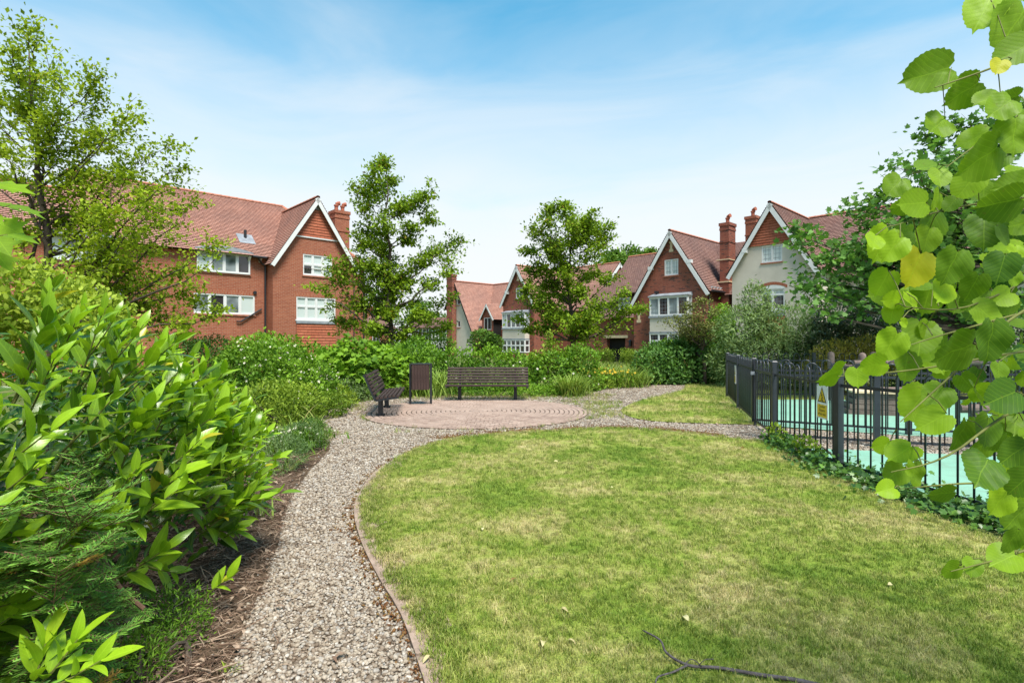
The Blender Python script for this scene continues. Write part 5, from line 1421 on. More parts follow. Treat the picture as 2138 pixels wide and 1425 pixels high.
# ------------------------------------------------------------------ shrubs and hedges
def lump(v, k, seed):
    rg = np.random.default_rng(seed); s_ = np.zeros(len(v))
    for _ in range(5):
        f = rg.normal(0, k, 3); s_ += np.sin(v@f+rg.uniform(0, 6.28))
    return s_/5
def shrub(name, label, blobs, T, lmat, size, n, seed, cat='shrub', group='shrubs and hedges round the patio', up=0.5, flowers=None, stems=6, shell=0.5, rough=0.16, dens=None, tall=None, vmean=0.45, flat_top=False):
    rng = np.random.default_rng(seed)
    blobs = np.array(blobs, float)
    c0 = blobs[:, :3].mean(0); base = np.array((c0[0], c0[1], 0))
    root = empty(name, base, 0, label, cat, group)
    vol = (blobs[:, 3]*blobs[:, 4]+blobs[:, 4]*blobs[:, 5]+blobs[:, 3]*blobs[:, 5]); pr = vol/vol.sum()
    pos, nrm, vr = [], [], []
    for bl, q in zip(blobs, pr):
        m = int(n*q); u = rdir(m, rng)
        if flat_top: u = np.sign(u)*np.abs(u)**0.5
        r_ = 1-np.abs(rng.normal(0, shell*0.35, m)); r_ *= 1+rough*lump(u*2.0+bl[:3], 2.2, seed+7)*1.6+rough*0.6*lump(u*5+bl[:3], 4, seed+9)
        if tall is not None: r_ *= 1+tall*(rng.random(m) < 0.06)*rng.random(m)
        p = bl[:3]+u*r_[:, None]*bl[3:6]
        k = p[:, 2] > 0.02
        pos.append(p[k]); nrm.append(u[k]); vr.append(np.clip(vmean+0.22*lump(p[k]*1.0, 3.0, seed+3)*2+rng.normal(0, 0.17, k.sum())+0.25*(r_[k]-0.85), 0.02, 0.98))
    pos, nrm, vr = map(np.concatenate, (pos, nrm, vr))
    axs = unit(nrm*0.5+rdir(len(pos), rng)*0.8+np.array((0, 0, up)))
    nz_ = unit(nrm*0.7+np.array((0, 0, 0.8))+rdir(len(pos), rng)*0.55)
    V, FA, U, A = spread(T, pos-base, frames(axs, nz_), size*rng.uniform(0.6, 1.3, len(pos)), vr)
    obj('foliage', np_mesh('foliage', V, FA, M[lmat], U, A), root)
    b = MB()
    for _ in range(stems):
        bl = blobs[rng.integers(len(blobs))]; e_ = bl[:3]+rdir(1, rng)[0]*bl[3:6]*0.8
        s0 = np.array((bl[0]+rng.normal(0, .15), bl[1]+rng.normal(0, .15), 0)); m_ = (s0+e_)/2+rng.normal(0, 0.08, 3)
        b.tube(bez(s0, m_, e_, 5)-base, [0.02, 0.016, 0.012, 0.008, 0.004], 5, cap=False)
    b.build('stems', M['bark'], root)['kind'] = 'stuff'
    if flowers:
        fm, fs, fn = flowers; k = rng.choice(len(pos), min(fn, len(pos)), False)
        k = k[(nrm[k, 2] > -0.2) | (nrm[k, 1] < 0)]
        # five petals to a bloom
        q = np.repeat(pos[k]+nrm[k]*size*0.8, 5, 0); fa = unit(nrm[k]+np.array((0, -0.3, 0.5))); ref = unit(np.cross(fa, (0.3, 0.5, 0.8)))
        an = np.tile(np.arange(5)*2*math.pi/5, len(k)); fa5, r5 = np.repeat(fa, 5, 0), np.repeat(ref, 5, 0)
        ax = r5*np.cos(an)[:, None]+np.cross(fa5, r5)*np.sin(an)[:, None]
        V, FA, U, A = spread(OVAL, q-base, frames(ax+fa5*0.25, fa5), np.repeat(fs*rng.uniform(0.6, 1.2, len(k)), 5), rng.random(len(q)))
        obj('blossom', np_mesh('blossom', V, FA, M[fm], U, A), root)
    return root
def bl(px, py, d, rx, ry, rz): return (*P(px, py, d), rx, ry, rz)

shrub('dark_shrub', 'small-leaved dark shrub just behind the laurel, below the waste pipe', [bl(440, 765, 12.5, 0.75, 0.7, 0.75), bl(400, 770, 12.3, 0.6, 0.6, 0.7)], OVAL, 'lf_hedge', 0.05, 9000, 41, vmean=0.25)
shrub('flowering_shrub', 'dense green shrub dotted with cream blossom, beside the laurel', [bl(560, 775, 12.4, 1.1, 1.0, 0.95), bl(620, 800, 12.6, 0.85, 0.8, 0.75), bl(520, 790, 12.2, 0.8, 0.7, 0.8), bl(640, 830, 12.4, 0.5, 0.5, 0.5)], OVAL, 'lf_bramble', 0.075, 15000, 42, flowers=('petal_w', 0.038, 330), vmean=0.55)
shrub('broadleaf_shrub', 'broad-leaved layered green shrub behind the end-on bench', [bl(740, 775, 15.6, 1.15, 0.9, 0.85), bl(810, 785, 15.9, 0.8, 0.8, 0.75), bl(690, 790, 15.2, 0.7, 0.7, 0.7)], LOBED, 'lf_bramble', 0.17, 5200, 43, up=0.0, vmean=0.58, rough=0.24)
shrub('hedge', 'long leafy hedge below the brick gable, left half of the garden boundary', [bl(500+70*k, 770-4*math.sin(k*1.3)*3, 17.6, 0.9, 0.8, 0.85+0.06*math.sin(k*2)) for k in range(6)], OVAL, 'lf_bramble', 0.10, 15000, 44, cat='hedge', vmean=0.56, tall=0.2, rough=0.22)
shrub('silver_shrub', 'small grey-green shrub at the gravel edge under the broad-leaved shrub', [bl(715, 818, 14.6, 0.5, 0.4, 0.42), bl(760, 825, 14.8, 0.45, 0.4, 0.35)], NARROW, 'lf_dogwood', 0.075, 4500, 45, vmean=0.35)
shrub('hedge', 'mixed hedge behind the bench that faces the camera', [bl(900+62*k, 775+5*math.sin(k*2.1), 17.8, 0.8, 0.7, 0.75+0.08*math.sin(k*1.7)) for k in range(6)], OVAL, 'lf_bramble', 0.10, 14000, 46, cat='hedge', flowers=('petal_w', 0.04, 60), vmean=0.52, tall=0.25, rough=0.24)
shrub('yellow_green_shrub', 'upright yellow-green shrub right of the bench, below the rounder maple', [bl(1150, 742, 18.2, 0.3, 0.35, 0.85), bl(1195, 755, 18.0, 0.45, 0.4, 0.55), bl(1125, 765, 17.9, 0.5, 0.45, 0.5)], OVAL, 'lf_lightg', 0.10, 2000, 47, tall=0.8, shell=1.2, vmean=0.5)
shrub('box_hedge', 'level clipped hedge along the drive, below the covered openings', [bl(1240+48*k, 772, 25.5, 0.95, 0.7, 1.0) for k in range(5)], OVAL, 'lf_lightg', 0.075, 14000, 48, cat='hedge', rough=0.05, flat_top=True, vmean=0.3)
shrub('evergreen_shrub', 'glossy dark evergreen shrubs at the end of the gravel path', [bl(1370, 765, 20.3, 0.9, 0.8, 0.85), bl(1430, 760, 20.6, 1.0, 0.9, 1.0), bl(1500, 750, 20.8, 1.1, 0.9, 1.15), bl(1400, 785, 20.0, 0.7, 0.6, 0.5), bl(1340, 785, 19.9, 0.5, 0.5, 0.45)], OVAL, 'lf_dark', 0.12, 13000, 49, vmean=0.4)
shrub('leafy_shrub', 'fresh green shrub rising above the dark evergreens, left of the grey-green one', [bl(1450, 730, 21.2, 0.75, 0.7, 0.6), bl(1505, 690, 21.5, 0.5, 0.6, 0.95), bl(1395, 735, 21.0, 0.6, 0.5, 0.45)], OVAL, 'lf_bramble', 0.12, 5600, 50, tall=0.4, vmean=0.6)
tree('thorn_tree', 'small twiggy olive-brown tree in front of the bay window', (*P(1472, 720, 19.9)[:2], 0), P(1468, 632, 19.9), tp([(1420, 660), (1412, 675), (1440, 640), (1470, 630), (1490, 650), (1500, 680), (1430, 690), (1455, 660), (1480, 690), (1445, 700)], 19.9, 0.5, 5), 'lf_olive', 0.085, 26, 51, r0=0.08, fill=10, spread_=0.14, tw_len=0.5, yel=0)
shrub('grey_green_shrub', 'big pale grey-green shrub below the rendered gable, behind the railings', [bl(1578, 640, 18.8, 0.5, 0.6, 0.85), bl(1560, 690, 18.6, 1.0, 0.9, 0.9), bl(1640, 690, 18.4, 1.2, 1.0, 0.9), bl(1600, 740, 18.2, 1.3, 1.0, 0.9), bl(1680, 725, 18.3, 0.9, 0.9, 0.9), bl(1540, 760, 18.6, 0.9, 0.8, 0.8), bl(1620, 800, 18.2, 1.2, 0.9, 0.5)], NARROW, 'lf_dogwood', 0.15, 21000, 52, up=0.1, vmean=0.5, rough=0.22)
shrub('holly_shrub', 'dark glossy holly with pale flecks right of the grey-green shrub', [bl(1755, 665, 17.6, 0.85, 0.8, 0.9), bl(1800, 700, 17.4, 0.8, 0.7, 0.9), bl(1730, 720, 17.5, 0.7, 0.7, 0.8), bl(1850, 720, 17.3, 0.8, 0.7, 0.8)], OVAL, 'lf_holly', 0.085, 14000, 53, vmean=0.4)
shrub('golden_shrub', 'golden-leaved shrub just behind the railings', [bl(1745, 742, 16.1, 0.65, 0.45, 0.48), bl(1800, 736, 16.0, 0.7, 0.45, 0.5), bl(1850, 745, 16.0, 0.55, 0.45, 0.45), bl(1700, 775, 16.1, 0.4, 0.4, 0.4), bl(1780, 790, 16.1, 1.2, 0.4, 0.4)], NARROW, 'lf_gold', 0.12, 7000, 54, vmean=0.55, up=0.0)
shrub('purple_shrub', 'dark purplish shrub behind the lime leaves at the right', [bl(1920, 690, 18, 1.2, 0.9, 1.3), bl(2020, 680, 18, 1.3, 0.9, 1.4), bl(2120, 690, 18, 1.3, 0.9, 1.4), bl(2220, 690, 18, 1.2, 0.9, 1.3)], OVAL, 'lf_holly', 0.11, 15000, 55, vmean=0.2)
shrub('boundary_hedge', 'shaded hedge behind the play frame at the right edge', [bl(1900+75*k, 770, 17.0, 0.8, 0.6, 0.75) for k in range(6)], OVAL, 'lf_dark', 0.09, 13000, 56, cat='hedge', vmean=0.3)
shrub('round_shrub', 'rounded dark shrub against the far rendered house', [bl(1008, 712, 32, 0.85, 0.8, 0.75), bl(1030, 716, 32, 0.6, 0.6, 0.6)], OVAL, 'lf_hedge', 0.12, 3500, 57, vmean=0.4)
shrub('round_shrub', 'rounded feathery shrub beside the trunk of the pointed maple', [bl(806, 715, 22.5, 0.55, 0.5, 0.65), bl(795, 735, 22.5, 0.6, 0.5, 0.5)], NARROW, 'lf_dogwood', 0.10, 4500, 58, vmean=0.55)
shrub('round_shrub', 'small green shrub behind the litter bin', [bl(870, 740, 19, 0.6, 0.5, 0.65), bl(905, 722, 24, 1.0, 0.5, 0.7)], OVAL, 'lf_bramble', 0.10, 3800, 59, vmean=0.45)
shrub('yellow_green_bush', 'bright yellow-green bush at the left edge behind the laurel', [bl(50, 635, 7.6, 0.85, 0.8, 0.6), bl(160, 665, 7.9, 0.7, 0.8, 0.5), bl(-40, 600, 7.2, 0.6, 0.7, 0.65), bl(100, 715, 7.8, 1.2, 0.8, 0.75)], OVAL, 'lf_bright', 0.085, 9000, 60, vmean=0.65, shell=0.5, tall=0.4)

# ---- ornamental grasses, strap leaves and perennials
def grass_clump(name, label, px, py, n, length, seed, lean=0.6, mat='lf_grass', w=0.018, cat='grass clump', rad=0.16, vm=0.5, dz=None):
    rng = np.random.default_rng(seed); x, y = G(px, py); root = empty(name, (x, y, 0), 0, label, cat, 'grasses and perennials beside the patio')
    a = rng.uniform(0, 6.28, n); l_ = length*rng.uniform(0.5, 1.15, n); k = lean*rng.uniform(0.1, 1.0, n)
    axs = unit(np.c_[np.cos(a)*k, np.sin(a)*k, np.ones(n)]); nr = unit(np.c_[-np.cos(a), -np.sin(a), k+0.2])*-1
    pos = np.c_[rng.normal(0, rad, (n, 2)), np.zeros(n)]
    T = grass_blade(5, 0.75, w)
    V, FA, U, A = spread(T, pos, frames(axs, -nr), l_, np.clip(rng.normal(vm, 0.22, n), 0.02, 0.99))
    obj('blades', np_mesh('blades', V, FA, M[mat], U, A), root)
    return root
grass_clump('sedge_clump', 'rounded clump of arching sedge at the patio edge, right of the bench', 1192, 826, 620, 1.0, 71, 0.8, rad=0.2, vm=0.6)
grass_clump('sedge_clump', 'looser clump of arching sedge at the gravel edge, right of the yellow flowers', 1322, 808, 420, 1.05, 72, 0.75, rad=0.24, vm=0.55)
grass_clump('grass_clump', 'tall grass behind the litter bin', 905, 826, 420, 1.1, 73, 0.5, rad=0.3)
grass_clump('grass_clump', 'tall grass between the end-on bench and the litter bin', 838, 826, 320, 1.0, 74, 0.6, rad=0.3)
grass_clump('grass_clump', 'tall reedy grass behind the yellow flowers', 1270, 806, 420, 1.3, 75, 0.35, rad=0.5, w=0.012)
grass_clump('grass_clump', 'thin reedy grass before the clipped hedge', 1330, 795, 200, 1.1, 76, 0.4, rad=0.5, w=0.010)
grass_clump('grass_clump', 'long grass in front of the yellow-green shrub', 1130, 820, 200, 0.5, 77, 0.6, rad=0.5, w=0.014)
def strap(name, label, px, py, n, length, seed, lean=0.8, w=0.03, vm=0.75): return grass_clump(name, label, px, py, n, length, seed, lean, 'lf_grass', w, 'strap-leaved plant', 0.05, vm)
strap('strap_leaved_plant', 'strap-leaved plant sprawling on to the path below the laurel', 548, 1085, 9, 0.30, 78, 0.5)
strap('strap_leaved_plant', 'pale strap leaves arching over the path edge, nearest the laurel tip', 590, 985, 14, 0.55, 79, 1.0, 0.022)
strap('strap_leaved_plant', 'long green strap leaves at the far end of the laurel', 610, 920, 40, 0.75, 80, 0.8, 0.022)
strap('strap_leaved_plant', 'yellowing strap leaves beside the white-flowered hebe', 660, 905, 30, 0.7, 81, 0.7, 0.02)
# yellow daisies
def perennial(name, label, px, py, n, hgt, fm, seed, rad=0.35, fs=0.035, nf=60):
    rng = np.random.default_rng(seed); x, y = G(px, py); root = empty(name, (x, y, 0), 0, label, 'flowers', 'grasses and perennials beside the patio')
    a = rng.uniform(0, 6.28, n); k = 0.3*rng.random(n); axs = unit(np.c_[np.cos(a)*k, np.sin(a)*k, np.ones(n)])
    pos = np.c_[rng.normal(0, rad, (n, 2)), rng.uniform(0, hgt*0.75, n)]
    V, FA, U, A = spread(NARROW, pos, frames(unit(axs+rdir(n, rng)*0.5), rdir(n, rng)), 0.13*rng.uniform(.6, 1.3, n), rng.uniform(0.2, 0.8, n))
    obj('foliage', np_mesh('foliage', V, FA, M['lf_bramble'], U, A), root)
    fp = np.c_[rng.normal(0, rad*1.1, (nf, 2)), hgt*rng.uniform(0.8, 1.15, nf)]
    b = MB()
    for p in fp: b.tube([(p[0]*0.8, p[1]*0.8, 0), (p[0]*0.95, p[1]*0.95, p[2]*0.6), tuple(p)], 0.004, 3, cap=False)
    b.build('stems', M['twig'], root)['kind'] = 'stuff'
    q = np.repeat(fp, 7, 0); an = np.tile(np.arange(7)*2*math.pi/7, nf); fa = np.repeat(unit(rng.normal(0, .35, (nf, 3))+np.array((0, -0.6, 0.9))), 7, 0); rf = unit(np.cross(fa, (1, .2, .1)))
    ax = rf*np.cos(an)[:, None]+np.cross(fa, rf)*np.sin(an)[:, None]
    V, FA, U, A = spread(OVAL, q, frames(ax, fa), np.full(len(q), fs), rng.random(len(q)))
    obj('blossom', np_mesh('blossom', V, FA, M[fm], U, A), root)
perennial('yellow_daisies', 'patch of yellow daisy flowers between the two sedge clumps', 1262, 808, 1500, 0.55, 'petal_y', 82, 0.45, 0.045, 85)
perennial('yellow_daisies', 'thinner yellow flowers behind the sedge clump', 1225, 800, 700, 0.62, 'petal_y', 83, 0.4, 0.04, 40)
perennial('white_flowers', 'white flowers at the gravel edge below the blossom shrub', 662, 850, 900, 0.75, 'petal_w', 84, 0.35, 0.035, 40)
perennial('white_flowers', 'low white flowers among the strap leaves at the laurel tip', 600, 945, 700, 0.32, 'petal_w', 85, 0.22, 0.018, 60)
shrub('hebe', 'low grey-green hebe cushion at the path edge beyond the laurel', [(*G(585, 985), 0.2, 0.32, 0.4, 0.26), (*G(625, 945), 0.2, 0.35, 0.4, 0.25)], NARROW, 'lf_dogwood', 0.035, 7000, 86, vmean=0.45, stems=3)
shrub('ground_conifer', 'low dark green conifer tuft where the path meets the grass patch', [(*G(652, 935), 0.2, 0.25, 0.25, 0.28)], NARROW, 'lf_hedge', 0.04, 2600, 87, vmean=0.4, stems=3)
shrub('weedy_undergrowth', 'leafy undergrowth between the blossom shrub and the gravel', [(*G(680, 870), 0.2, 0.5, 0.5, 0.3), (*G(620, 880), 0.3, 0.6, 0.6, 0.45), (*G(560, 890), 0.35, 0.7, 0.7, 0.5), (*G(700, 850), 0.2, 0.5, 0.5, 0.35)], OVAL, 'lf_lightg', 0.06, 8500, 88, vmean=0.4)
shrub('undergrowth', 'low plants under and behind the bench that faces the camera', [(-2.6+0.6*k, 15.9+0.2*math.sin(k), 0.1, 0.5, 0.4, 0.28+0.1*math.sin(k*1.9)) for k in range(8)], OVAL, 'lf_bramble', 0.07, 6500, 89, vmean=0.55, stems=2)
shrub('undergrowth', 'low plants at the foot of the sedge and the daisies', [(1.9+0.55*k, 17.2+0.45*k, 0.1, 0.45, 0.4, 0.35) for k in range(5)], OVAL, 'lf_lightg', 0.06, 4500, 90, vmean=0.45, stems=2)

# ---- ivy along the foot of the railings
rng = np.random.default_rng(91)
fl = smooth_line([(4.22, 8.65), (4.0, 6.67), (4.28, 4.6), (4.95, 2.6)], 30)
root = empty('ivy', (4.1, 6.0, 0), 0, 'trailing ivy and weeds along the foot of the nearer railings', 'ivy')
n = 5200; k = rng.integers(0, len(fl), n); wd = 0.07+0.12*np.clip((8.7-fl[k, 1])/3, 0, 1)
pos = np.c_[fl[k, 0]-0.02+rng.normal(0, 1, n)*wd-0.05, fl[k, 1]+rng.normal(0, 0.05, n), np.abs(rng.normal(0.03, 0.045+0.04*np.sin(fl[k, 1]*3)**2, n))+0.015]
V, FA, U, A = spread(LOBED, pos-np.array((4.1, 6.0, 0)), frames(rdir(n, rng)+np.array((-0.3, 0, 0)), unit(rdir(n, rng)*0.6+np.array((-0.3, -0.2, 1)))), rng.uniform(0.035, 0.075, n), np.clip(rng.normal(0.4, 0.25, n), 0, 1))
obj('foliage', np_mesh('foliage', V, FA, M['lf_ivy'], U, A), root)
b = MB()
for _ in range(22):
    i = rng.integers(0, len(fl)-9); b.tube([(fl[i+j, 0]-4.1-0.08+rng.normal(0, .04), fl[i+j, 1]-6.0, 0.05+0.03*rng.random()) for j in range(0, 9, 2)], 0.004, 4, cap=False)
b.build('stems', M['twig_brown'], root)['kind'] = 'stuff'
shrub('nettle_plant', 'bright green weeds climbing the railings beside the gate post', [(4.05, 8.3, 0.16, 0.09, 0.2, 0.18), (3.97, 7.3, 0.14, 0.09, 0.3, 0.2)], OVAL, 'lf_lightg', 0.065, 260, 92, vmean=0.6, stems=8, tall=0.6)

# ------------------------------------------------------------------ laurel in the left foreground
rng = np.random.default_rng(101)
root = empty('laurel_bush', (-2.9, 3.2, 0), 0, 'large glossy cherry laurel spreading over the left foreground', 'shrub')
O = np.array((-2.9, 3.2, 0.0))
ell = np.array([(-3.0, 2.75, 0.80, 1.25, 1.2, 1.02), (-3.28, 4.35, 0.55, 1.08, 1.1, 0.70), (-2.75, 1.65, 0.82, 0.92, 0.7, 1.0), (-2.98, 3.55, 0.62, 1.14, 1.15, 0.9), (-3.5, 5.0, 0.45, 0.8, 0.7, 0.5)])
def in_ell(p, skip=-1, s_=0.93):
    r = np.zeros(len(p), bool)
    for i, e_ in enumerate(ell):
        if i != skip: r |= (((p-e_[:3])/(e_[3:]*s_))**2).sum(1) < 1
    return r
shoots = []
for i, e_ in enumerate(ell):
    u = rdir(420, rng); p = e_[:3]+u*e_[3:]
    nrm = unit(u/e_[3:])
    ok = (~in_ell(p, i)) & (p[:, 2] > 0.12) & (nrm[:, 2] > -0.55) & (p[:, 0] > -p[:, 1]*1.12-0.25) & ((nrm*(np.array((0, 0, 1.6))-p)).sum(1) > -0.35)
    shoots.append(np.c_[p[ok], nrm[ok]])
shoots = np.concatenate(shoots); rng.shuffle(shoots); shoots = shoots[:400]
pos, ax, nr, sc, vr = [], [], [], [], []
sb = MB()
for s_ in shoots:
    p, nv = s_[:3], s_[3:]
    low = np.clip((0.75-p[2])/0.6, 0, 1)
    d = unit(nv*0.55+np.array((0.42, -0.05, 0.62-0.35*low))+rng.normal(0, 0.2, 3))
    ln = rng.uniform(0.28, 0.50); st = p-d*0.22-nv*0.03
    en = st+d*ln+np.array((0, 0, 0.03)); m_ = (st+en)/2-np.array((0, 0, 0.02)); path = bez(st, m_, en, 5)
    sb.tube(path-O, [0.0055, 0.005, 0.0045, 0.0035, 0.002], 5, cap=False)
    n = rng.integers(8, 12); base_l = rng.uniform(0.135, 0.205)
    fr = rng.uniform(0, 6.28); side = unit(np.cross(d, (0, 0, 1))); upv = np.cross(side, d)
    young = rng.random()
    for k in range(n):
        w = 0.15+0.85*(k/(n-1))**0.8
        q = st+(en-st)*w; an = fr+k*2.4
        rad = side*math.cos(an)+upv*math.sin(an)
        spread_a = 1.15-0.75*w+rng.normal(0, 0.1)
        a_ = unit(d*math.cos(spread_a)+rad*math.sin(spread_a)+np.array((0, 0, 0.12)))
        pos.append(q); ax.append(a_); nr.append(unit(d*0.8-rad*0.5+np.array((0, 0, 0.9))+rng.normal(0, 0.15, 3)))
        sc.append(base_l*rng.uniform(0.75, 1.2)*(1.0 if k < n-3 else 0.72)); vr.append(np.clip(0.22+0.5*w*(0.5+0.8*young)+rng.normal(0, 0.12), 0.05, 0.97))
pos, ax, nr, sc, vr = map(np.array, (pos, ax, nr, sc, vr))
vr = np.where(rng.random(len(vr)) < 0.012, 0.995, np.where(rng.random(len(vr)) < 0.12, vr*0.45, vr))
# older leaves filling the inside, coloured extra dark for the shaded interior
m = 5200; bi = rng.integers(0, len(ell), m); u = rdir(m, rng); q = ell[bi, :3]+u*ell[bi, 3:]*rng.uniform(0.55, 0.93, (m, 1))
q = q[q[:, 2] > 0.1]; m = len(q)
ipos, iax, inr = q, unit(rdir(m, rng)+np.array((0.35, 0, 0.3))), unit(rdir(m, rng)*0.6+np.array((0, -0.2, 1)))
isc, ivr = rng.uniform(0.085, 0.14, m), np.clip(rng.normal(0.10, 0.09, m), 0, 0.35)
# the 300 that show largest are leaves of their own
px_ = pos[:, 0]/pos[:, 1]; pz_ = (1.6-pos[:, 2])/pos[:, 1]
score = np.where((px_ > -0.93) & (np.abs(pz_) < 0.62), sc/pos[:, 1]*(0.6+0.4*rng.random(len(sc))), 0)
order = np.argsort(-score); near = order[:300]; rest_ = order[300:]
meshes_l = [np_mesh('leaf', T[0], T[1], M['lf_laurel_o'], T[2], smooth=True) for T in LAUREL]
FR = frames(ax, nr)
for k in near:
    o = bpy.data.objects.new('leaf', meshes_l[int(rng.integers(3))]); link(o, root)
    mw = Matrix([[*(FR[k][i]*sc[k]), (pos[k]-O)[i]] for i in range(3)]+[[0, 0, 0, 1]])
    o.matrix_local = mw; v_ = float(vr[k]); o.color = (v_, v_, v_, 1)
grp = rng.integers(0, 3, len(rest_)); parts = []
for g_ in range(3):
    k = rest_[grp == g_]; parts.append(spread(LAUREL[g_], pos[k]-O, FR[k], sc[k], vr[k]))
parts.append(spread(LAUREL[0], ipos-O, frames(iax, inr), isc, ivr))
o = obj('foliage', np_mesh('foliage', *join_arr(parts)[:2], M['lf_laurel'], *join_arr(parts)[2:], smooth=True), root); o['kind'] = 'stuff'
for _ in range(26):
    e_ = ell[rng.integers(len(ell))]; s0 = np.array((e_[0]+rng.normal(0, .25), e_[1]+rng.normal(0, .3), 0)); q = e_[:3]+rdir(1, rng)[0]*e_[3:]*0.85; q[2] = abs(q[2])
    sb.tube(bez(s0, (s0+q)/2+rng.normal(0, .1, 3), q, 6)-O, [0.02, 0.017, 0.014, 0.011, 0.008, 0.005], 6, cap=False)
sb.build('stems', M['twig'], root, smooth=True)['kind'] = 'stuff'

# low laurel sprig rising from the bottom edge
def sprig(name, label, base, dirs, seed, size=0.13, n=9):
    rng = np.random.default_rng(seed); base = np.array(base, float)
    root = empty(name, base, 0, label, 'plant'); b = MB()
    for d, ln in dirs:
        d = unit(np.array(d, float)); en = d*ln
        b.tube([(0, 0, 0), tuple(en*0.5+np.array((0, 0, -0.01))), tuple(en)], [0.005, 0.004, 0.002], 5)
        side = unit(np.cross(d, (0, 0, 1))); upv = np.cross(side, d)
        for k in range(n):
            w = 0.3+0.7*k/(n-1); an = k*2.4; rad = side*math.cos(an)+upv*math.sin(an); sa = 1.0-0.65*w
            a_ = unit(d*math.cos(sa)+rad*math.sin(sa)+np.array((0, 0, 0.15)))
            o = bpy.data.objects.new('leaf', meshes_l[k % 3]); link(o, root)
            f = frames(a_[None], unit(d*0.6-rad*0.4+np.array((0, -0.2, 0.9)))[None])[0]*size*rng.uniform(0.8, 1.2)
            o.matrix_local = Matrix([[*f[i], (en*w)[i]] for i in range(3)]+[[0, 0, 0, 1]])
            v_ = float(np.clip(0.5+0.4*w+rng.normal(0, .08), 0, 1)); o.color = (v_, v_, v_, 1)
    b.build('stem', M['twig'], root)
sprig('laurel_sprig', 'bright laurel sprig at the bottom edge, left of the path', P(60, 1440, 1.75)+np.array((0, 0, -0.02)), [((0.5, 0.1, 0.62), 0.22), ((0.15, 0.15, 0.8), 0.16), ((0.8, 0.0, 0.4), 0.26)], 111, 0.13, 8)
sprig('laurel_sprig', 'small laurel seedling leaning over the mulch at the path edge', P(420, 1245, 3.1), [((0.7, -0.1, 0.5), 0.2)], 112, 0.12, 7)

# ------------------------------------------------------------------ yew at the lower left
rng = np.random.default_rng(121)
O = np.array((-2.1, 2.3, 0.0))
root = empty('yew_bush', O, 0, 'dark yew with feathery sprays and bright tips at the lower left corner', 'shrub')
pos, ax, nr, sc, vr = [], [], [], [], []; b = MB()
for _ in range(460):
    u = rng.uniform(0, 1)
    if rng.random() < 0.88: c = np.array((rng.uniform(-2.25, -1.45), rng.uniform(1.75, 2.5), rng.uniform(0.12, 1.02)))
    else: c = np.array((rng.uniform(-2.1, -1.55), rng.uniform(2.4, 3.2), rng.uniform(0.1, 0.75)))
    if c[0] > -0.71*c[1]-0.1: continue
    d = unit(np.array((0.75, -0.35, 0.12))+rng.normal(0, 0.4, 3)); ln = rng.uniform(0.13, 0.26)
    dep = np.clip((c[0]+0.8*c[1])*0.9+0.2, -0.3, 0.5)
    tips = [(c, d, ln)]
    side = unit(np.cross(d, (0, 0, 1)))
    for k in range(3):
        for s_ in (-1, 1): tips.append((c+d*ln*(0.25+0.22*k), unit(d*0.8+side*s_*0.7+rng.normal(0, .1, 3)), ln*(0.45-0.07*k)))
    dead_ = rng.random() < 0.035
    for s0, dd, l_ in tips:
        b.tube([tuple(s0-O), tuple(s0+dd*l_*0.5-O+np.array((0, 0, -0.004))), tuple(s0+dd*l_-O)], [0.0022, 0.0018, 0.001], 3, cap=False)
        m = max(6, int(l_/0.0058)); sd = unit(np.cross(dd, (0, 0, 1)))
        w = np.linspace(0.05, 1, m); sg = np.where(np.arange(m) % 2 == 0, 1, -1)
        pos.append(s0+dd*l_*w[:, None]); ax.append(unit(dd*0.55+sd*sg[:, None]*0.9+rng.normal(0, 0.10, (m, 3)))); nr.append(np.tile((0, 0, 1.0), (m, 1))+rng.normal(0, .25, (m, 3)))
        sc.append(0.030*rng.uniform(0.75, 1.15, m)*(1-0.45*np.clip((w-0.75)/0.25, 0, 1)))
        tipb = rng.uniform(0.35, 1.0)
        vr.append(np.full(m, 0.99) if dead_ else np.clip(0.25+0.6*w**1.5*tipb+rng.normal(0, .06, m), 0, 0.93))
pos, ax, nr, sc, vr = map(np.concatenate, (pos, ax, nr, sc, vr))
NEEDLE = T_([(-0.06, 0, 0), (0.06, 0, 0), (0.085, 0.75, 0), (0, 1, -0.02), (-0.085, 0.75, 0)], [(0, 1, 2), (0, 2, 4), (4, 2, 3)])
V, FA, U, A = spread(NEEDLE, pos-O, frames(ax, nr), sc, vr)
obj('needles', np_mesh('needles', V, FA, M['yew'], U, A), root)
b.tube(smooth_line([P(80, 1060, 2.5)-O, P(170, 1110, 2.45)-O, P(215, 1165, 2.4)-O, P(250, 1225, 2.4)-O, P(300, 1270, 2.42)-O], 4), np.linspace(0.007, 0.010, 17), 6)
b.tube(smooth_line([(-0.1, 0.5, 0), (-0.1, 0.4, 0.4), (-0.25, 0.2, 0.9)], 4), 0.02, 6)
b.build('branches', M['twig_brown'], root)
shrub('heather', 'feathery heather spilling on to the mulch under the laurel', [(-1.80, 2.85, 0.1, 0.22, 0.24, 0.2), (-1.75, 2.5, 0.08, 0.16, 0.2, 0.16)], NARROW, 'lf_bramble', 0.030, 3600, 122, vmean=0.55, stems=10, shell=1.0, group='low plants by the path')

